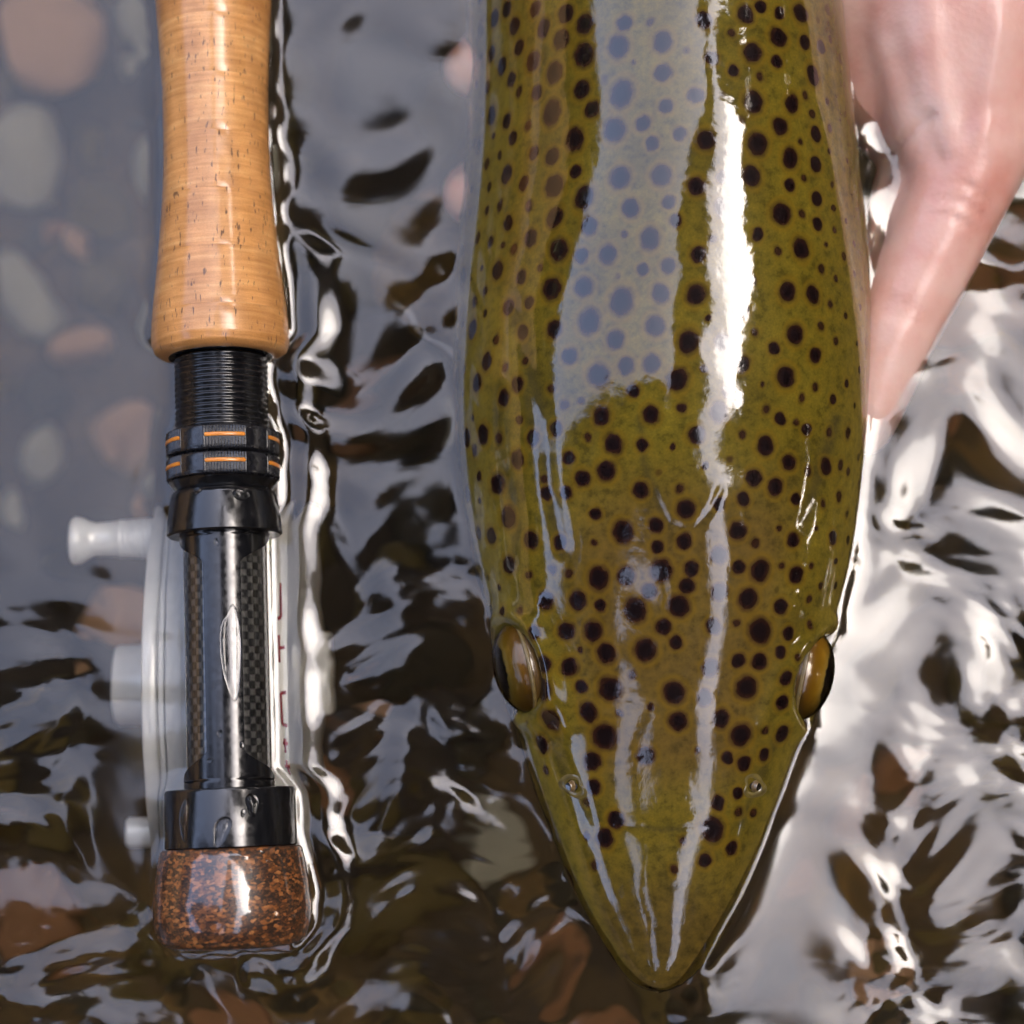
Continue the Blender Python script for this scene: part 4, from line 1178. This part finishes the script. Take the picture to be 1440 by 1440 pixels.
# ================================================================== WATER DROPS ON THE ROD
M_DROP = bpy.data.materials.new('water_drop'); M_DROP.use_nodes = True
b = M_DROP.node_tree.nodes['Principled BSDF']
b.inputs['Base Color'].default_value = (1, 1, 1, 1); b.inputs['Transmission Weight'].default_value = 1.0; b.inputs['IOR'].default_value = 1.33; b.inputs['Roughness'].default_value = 0.0
def drop(px, py, wpx, lpx, r, h, label, tilt=0.0):
    """flattened bead of water sitting on the rod's upper side"""
    f = (1332 - py) / 1332.0
    cxp = W(328 - 28 * f, py, ROD_Z + r); p = W(px, py, ROD_Z + r)
    t = T(py, r); s = (p.x - cxp.x) / MM
    a = math.asin(max(-0.98, min(0.98, s / r)))
    bm = bmesh.new(); bmesh.ops.create_uvsphere(bm, u_segments=24, v_segments=16, radius=1)
    g_ = random.Random(int(px * 7 + py))
    k1, k2 = g_.uniform(0, 6), g_.uniform(0, 6)
    for v in bm.verts:
        q = v.co; an = math.atan2(q.y, q.x); w_ = 1 + 0.14 * math.sin(2 * an + k1) + 0.1 * math.sin(3 * an + k2)
        v.co = Vector((q.x * wpx * K / 2 * w_ * MM, q.y * lpx * K / 2 * w_ * MM, (q.z if q.z > 0 else q.z * 0.25) * h * MM))
    o = bm_obj('water_drop', bm, M_DROP)
    loc = Matrix.LocRotScale(rod.location, rod.rotation_euler, None) @ Vector((r * math.sin(a) * MM, t * MM, r * math.cos(a) * MM))
    o.location = loc
    o.rotation_euler = (Matrix.Rotation(ROD_ANG, 3, 'Z') @ Matrix.Rotation(a, 3, 'Y') @ Matrix.Rotation(tilt, 3, 'Z')).to_euler()
    tag(o, label, 'water drop')
drop(348, 696, 22, 17, 11.7, 0.9, 'round water drop on the flared sliding hood above the spine')
drop(287, 688, 15, 9, 11.5, 0.5, 'small flat water drop on the pale sheen of the sliding hood', 0.4)
drop(334, 917, 26, 138, 9.75, 0.4, 'long lens shaped clear bead on the black spine', 0.05)  # flattened clear bead in an oblong lens shape
drop(270, 1150, 17, 52, 13.95, 1.0, 'tall water drop on the outer left of the lower hood')
drop(325, 1168, 24, 40, 13.95, 1.0, 'slanted water drop low on the lower hood above the speckled butt', -0.5)
drop(366, 1132, 20, 26, 13.95, 1.0, 'bright round water drop on the lower hood beside the white sheen')
drop(354, 1144, 8, 10, 13.95, 0.5, 'tiny water drop touching the bright round drop on the lower hood')
drop(318, 1031, 8, 10, 9.75, 0.5, 'tiny water drop on the spine two thirds down')
drop(304, 1068, 10, 7, 9.75, 0.5, 'tiny water drop where the spine starts to flare at its foot')
drop(313, 762, 6, 12, 9.75, 0.4, 'tiny water drop at the top of the spine under the sliding hood')
drop(348, 1048, 7, 9, 9.75, 0.4, 'tiny water drop at the carbon edge low on the spine')

# ================================================================== STREAMSIDE TREES AND ADDED OVERHEAD LEAVES (outside the picture; they show in every reflection)
def leaf_mat():
    m, nt, b = new_mat('tree_leaf')
    oi = N(nt, 'ShaderNodeTexCoord'); nz = N(nt, 'ShaderNodeTexNoise', Scale=1.5, Detail=3.0); L(nt, oi.outputs['Object'], nz.inputs['Vector'])
    c = ramp(nt, nz.outputs[0], [(0.3, (0.020, 0.026, 0.008)), (0.7, (0.05, 0.055, 0.015))])
    L(nt, c.outputs[0], b.inputs['Base Color']); b.inputs['Roughness'].default_value = 0.6
    return m
M_LEAF = leaf_mat()
M_BARK = simple('bark', (0.05, 0.037, 0.025), 0.9, noise=0.4, nscale=12)
def leaves(name, P, size, parent):
    n = len(P)
    g_ = np.random.default_rng(n)
    ax = g_.standard_normal((n, 3)); ax[:, 2] *= 0.35; ax /= np.linalg.norm(ax, axis=1)[:, None]
    bx_ = np.cross(ax, g_.standard_normal((n, 3)) * np.array([0.4, 0.4, 0.15]) + np.array([0, 0, 1.0])); bx_ /= np.linalg.norm(bx_, axis=1)[:, None]
    s = (size * g_.uniform(0.7, 1.3, n))[:, None]
    V = np.stack([P - ax * s, P + bx_ * s * 0.55, P + ax * s, P - bx_ * s * 0.55], 1).reshape(-1, 3)
    F = np.arange(4 * n).reshape(n, 4)
    o = mesh_obj(name, V, F, M_LEAF, parent, smooth=False)
    o['kind'] = 'stuff'
    return o
def limb(name, pts, parent, mat=M_BARK, n=12):
    V, F = [], []
    for i, (p, r) in enumerate(pts):
        p = Vector(p)
        d = (Vector(pts[min(i + 1, len(pts) - 1)][0]) - Vector(pts[max(i - 1, 0)][0])).normalized()
        a = d.cross(Vector((0.3, 0.9, 0.1))).normalized(); b_ = d.cross(a)
        for j in range(n):
            t = 2 * math.pi * j / n
            V.append(p + (a * math.cos(t) + b_ * math.sin(t)) * r * (1 + 0.08 * math.sin(3 * t + i)))
    for i in range(len(pts) - 1):
        for j in range(n): F.append((i * n + j, i * n + (j + 1) % n, (i + 1) * n + (j + 1) % n, (i + 1) * n + j))
    return mesh_obj(name, V, F, mat, parent)
def tree_at(base, label, blobs, dens, size, trunk_pts, seed):
    e = empty('streamside_tree', base)
    tag(e, label, 'tree', 'trees along the stream')
    g_ = np.random.default_rng(seed)
    P = []
    for (c, rad) in blobs:
        c = np.array(c); rad = np.array(rad)
        n = int(dens * rad.prod() ** (2 / 3))
        d = g_.standard_normal((n, 3)); d /= np.linalg.norm(d, axis=1)[:, None]
        r = g_.uniform(0.55, 1.0, n)[:, None]
        P.append(c + d * r * rad)
    P = np.vstack(P)
    P = P[P[:, 2] > 0.9]
    leaves('crown', P - np.array(base), size, e)
    limb('trunk', [(Vector(p) - Vector(base), r) for p, r in trunk_pts], e)
    return e
HZ = 5.0      # height of the added leaf clumps overhead
def ang(u, v, h=HZ): return (u * h, v * h, h)
# unseen leaf clumps added to block sky, in place of a person leaning over
blobs = []
def sky_block(u0, v0, ru, rv): blobs.append((ang(u0, v0, HZ), (ru * HZ, rv * HZ, 0.35)))
for (u, v, ru, rv) in [(0.05, -0.05, 0.20, 0.14), (0.05, 0.07, 0.17, 0.10), (0.04, 0.17, 0.13, 0.09), (0.035, 0.26, 0.085, 0.08), (0.04, 0.35, 0.05, 0.08), (0.04, 0.44, 0.03, 0.08),
                       (-0.9, -0.12, 0.5, 0.16), (-0.35, -0.05, 0.18, 0.06), (0.0, -0.22, 0.22, 0.16), (-0.10, -0.27, 0.22, 0.13), (0.06, -0.42, 0.13, 0.2), (-0.50, -0.42, 0.22, 0.22), (-0.45, -0.22, 0.30, 0.13), (-0.75, -0.35, 0.4, 0.28), (-0.32, -0.13, 0.2, 0.07), (0.04, -0.65, 0.14, 0.25), (-0.6, -0.7, 0.35, 0.25),
                       (0.85, 0.02, 0.28, 0.2), (0.62, -0.32, 0.27, 0.2), (0.60, -0.6, 0.27, 0.25), (0.9, -0.3, 0.3, 0.35), (1.25, 0.15, 0.3, 0.3), (1.25, -0.3, 0.3, 0.3), (1.2, 0.6, 0.35, 0.3), (0.42, 0.52, 0.30, 0.13), (0.75, 0.45, 0.3, 0.2), (0.3, 0.75, 0.3, 0.2)]:
    sky_block(u, v, ru, rv)
tree_at((-2.0, -6.5, BED), 'unseen leaning tree added to block the sky over the fishing spot', blobs, 1900, 0.13,
        [((-2.0, -6.5, BED), 0.35), ((-1.8, -5.2, 2.0), 0.28), ((-1.2, -3.6, 4.2), 0.2), ((-0.3, -1.5, 4.95), 0.12), ((0.15, 0.2, 5.05), 0.07), ((0.2, 2.0, 5.05), 0.02)], 1)
def bank_tree(x, y, h, rad, label, seed):
    g_ = random.Random(seed)
    bl = []
    for i in range(16):
        z = 1.6 + (h - 1.6) * (i + 0.5) / 16
        k = rad * (0.75 + 0.35 * math.sin(math.pi * (i + 1.5) / 17.5))
        a = g_.uniform(0, 6.28); d = g_.uniform(0, 0.35) * k
        bl.append(((x + math.cos(a) * d, y + math.sin(a) * d, z), (k, k, 1.0)))
    tree_at((x, y, BED - 0.1), label, bl, 190, 0.30,
            [((x, y, BED - 0.1), 0.3), ((x + g_.uniform(-.2, .2), y, h * 0.4), 0.22), ((x, y + g_.uniform(-.3, .3), h * 0.92), 0.05)], seed)
k = 0
for (x, y, h, rad, lab) in [(9.0, -8, 10, 2.6, 'tall dark bank tree downstream on the thumb side'), (8.6, -3.2, 10.5, 2.5, 'tall dark bank tree on the thumb side below the trout snout'), (8.7, 1.6, 11, 2.6, 'tallest dark bank tree straight off the trout on the thumb side'), (8.8, 6.4, 10.5, 2.6, 'tall dark bank tree upstream on the thumb side'),
                       (-10.5, -8, 6.0, 2.8, 'low bushy bank tree downstream beyond the rod'), (-10.8, -2.8, 5.2, 2.8, 'low bushy bank tree straight off the rod butt'), (-10.6, 2.5, 5.4, 2.8, 'low bushy bank tree straight off the cork grip'), (-10.4, 7.8, 6, 2.8, 'low bushy bank tree upstream beyond the rod'),
                       (-4.6, 11.5, 8.5, 3.0, 'bank tree far upstream behind the cork grip'), (0.6, 11.8, 9.0, 3.0, 'bank tree far upstream behind the trout tail'), (5.6, 11, 9.5, 3.0, 'bank tree far upstream on the thumb side corner'),
                       (-5.4, -9.8, 9.0, 3.0, 'bank tree far downstream below the rod butt'), (0.2, -10.4, 9.5, 3.0, 'bank tree far downstream below the trout snout'), (5.2, -9.6, 9.5, 3.0, 'bank tree far downstream on the thumb side corner')]:
    k += 1
    bank_tree(x, y, h, rad, lab, 50 + k)
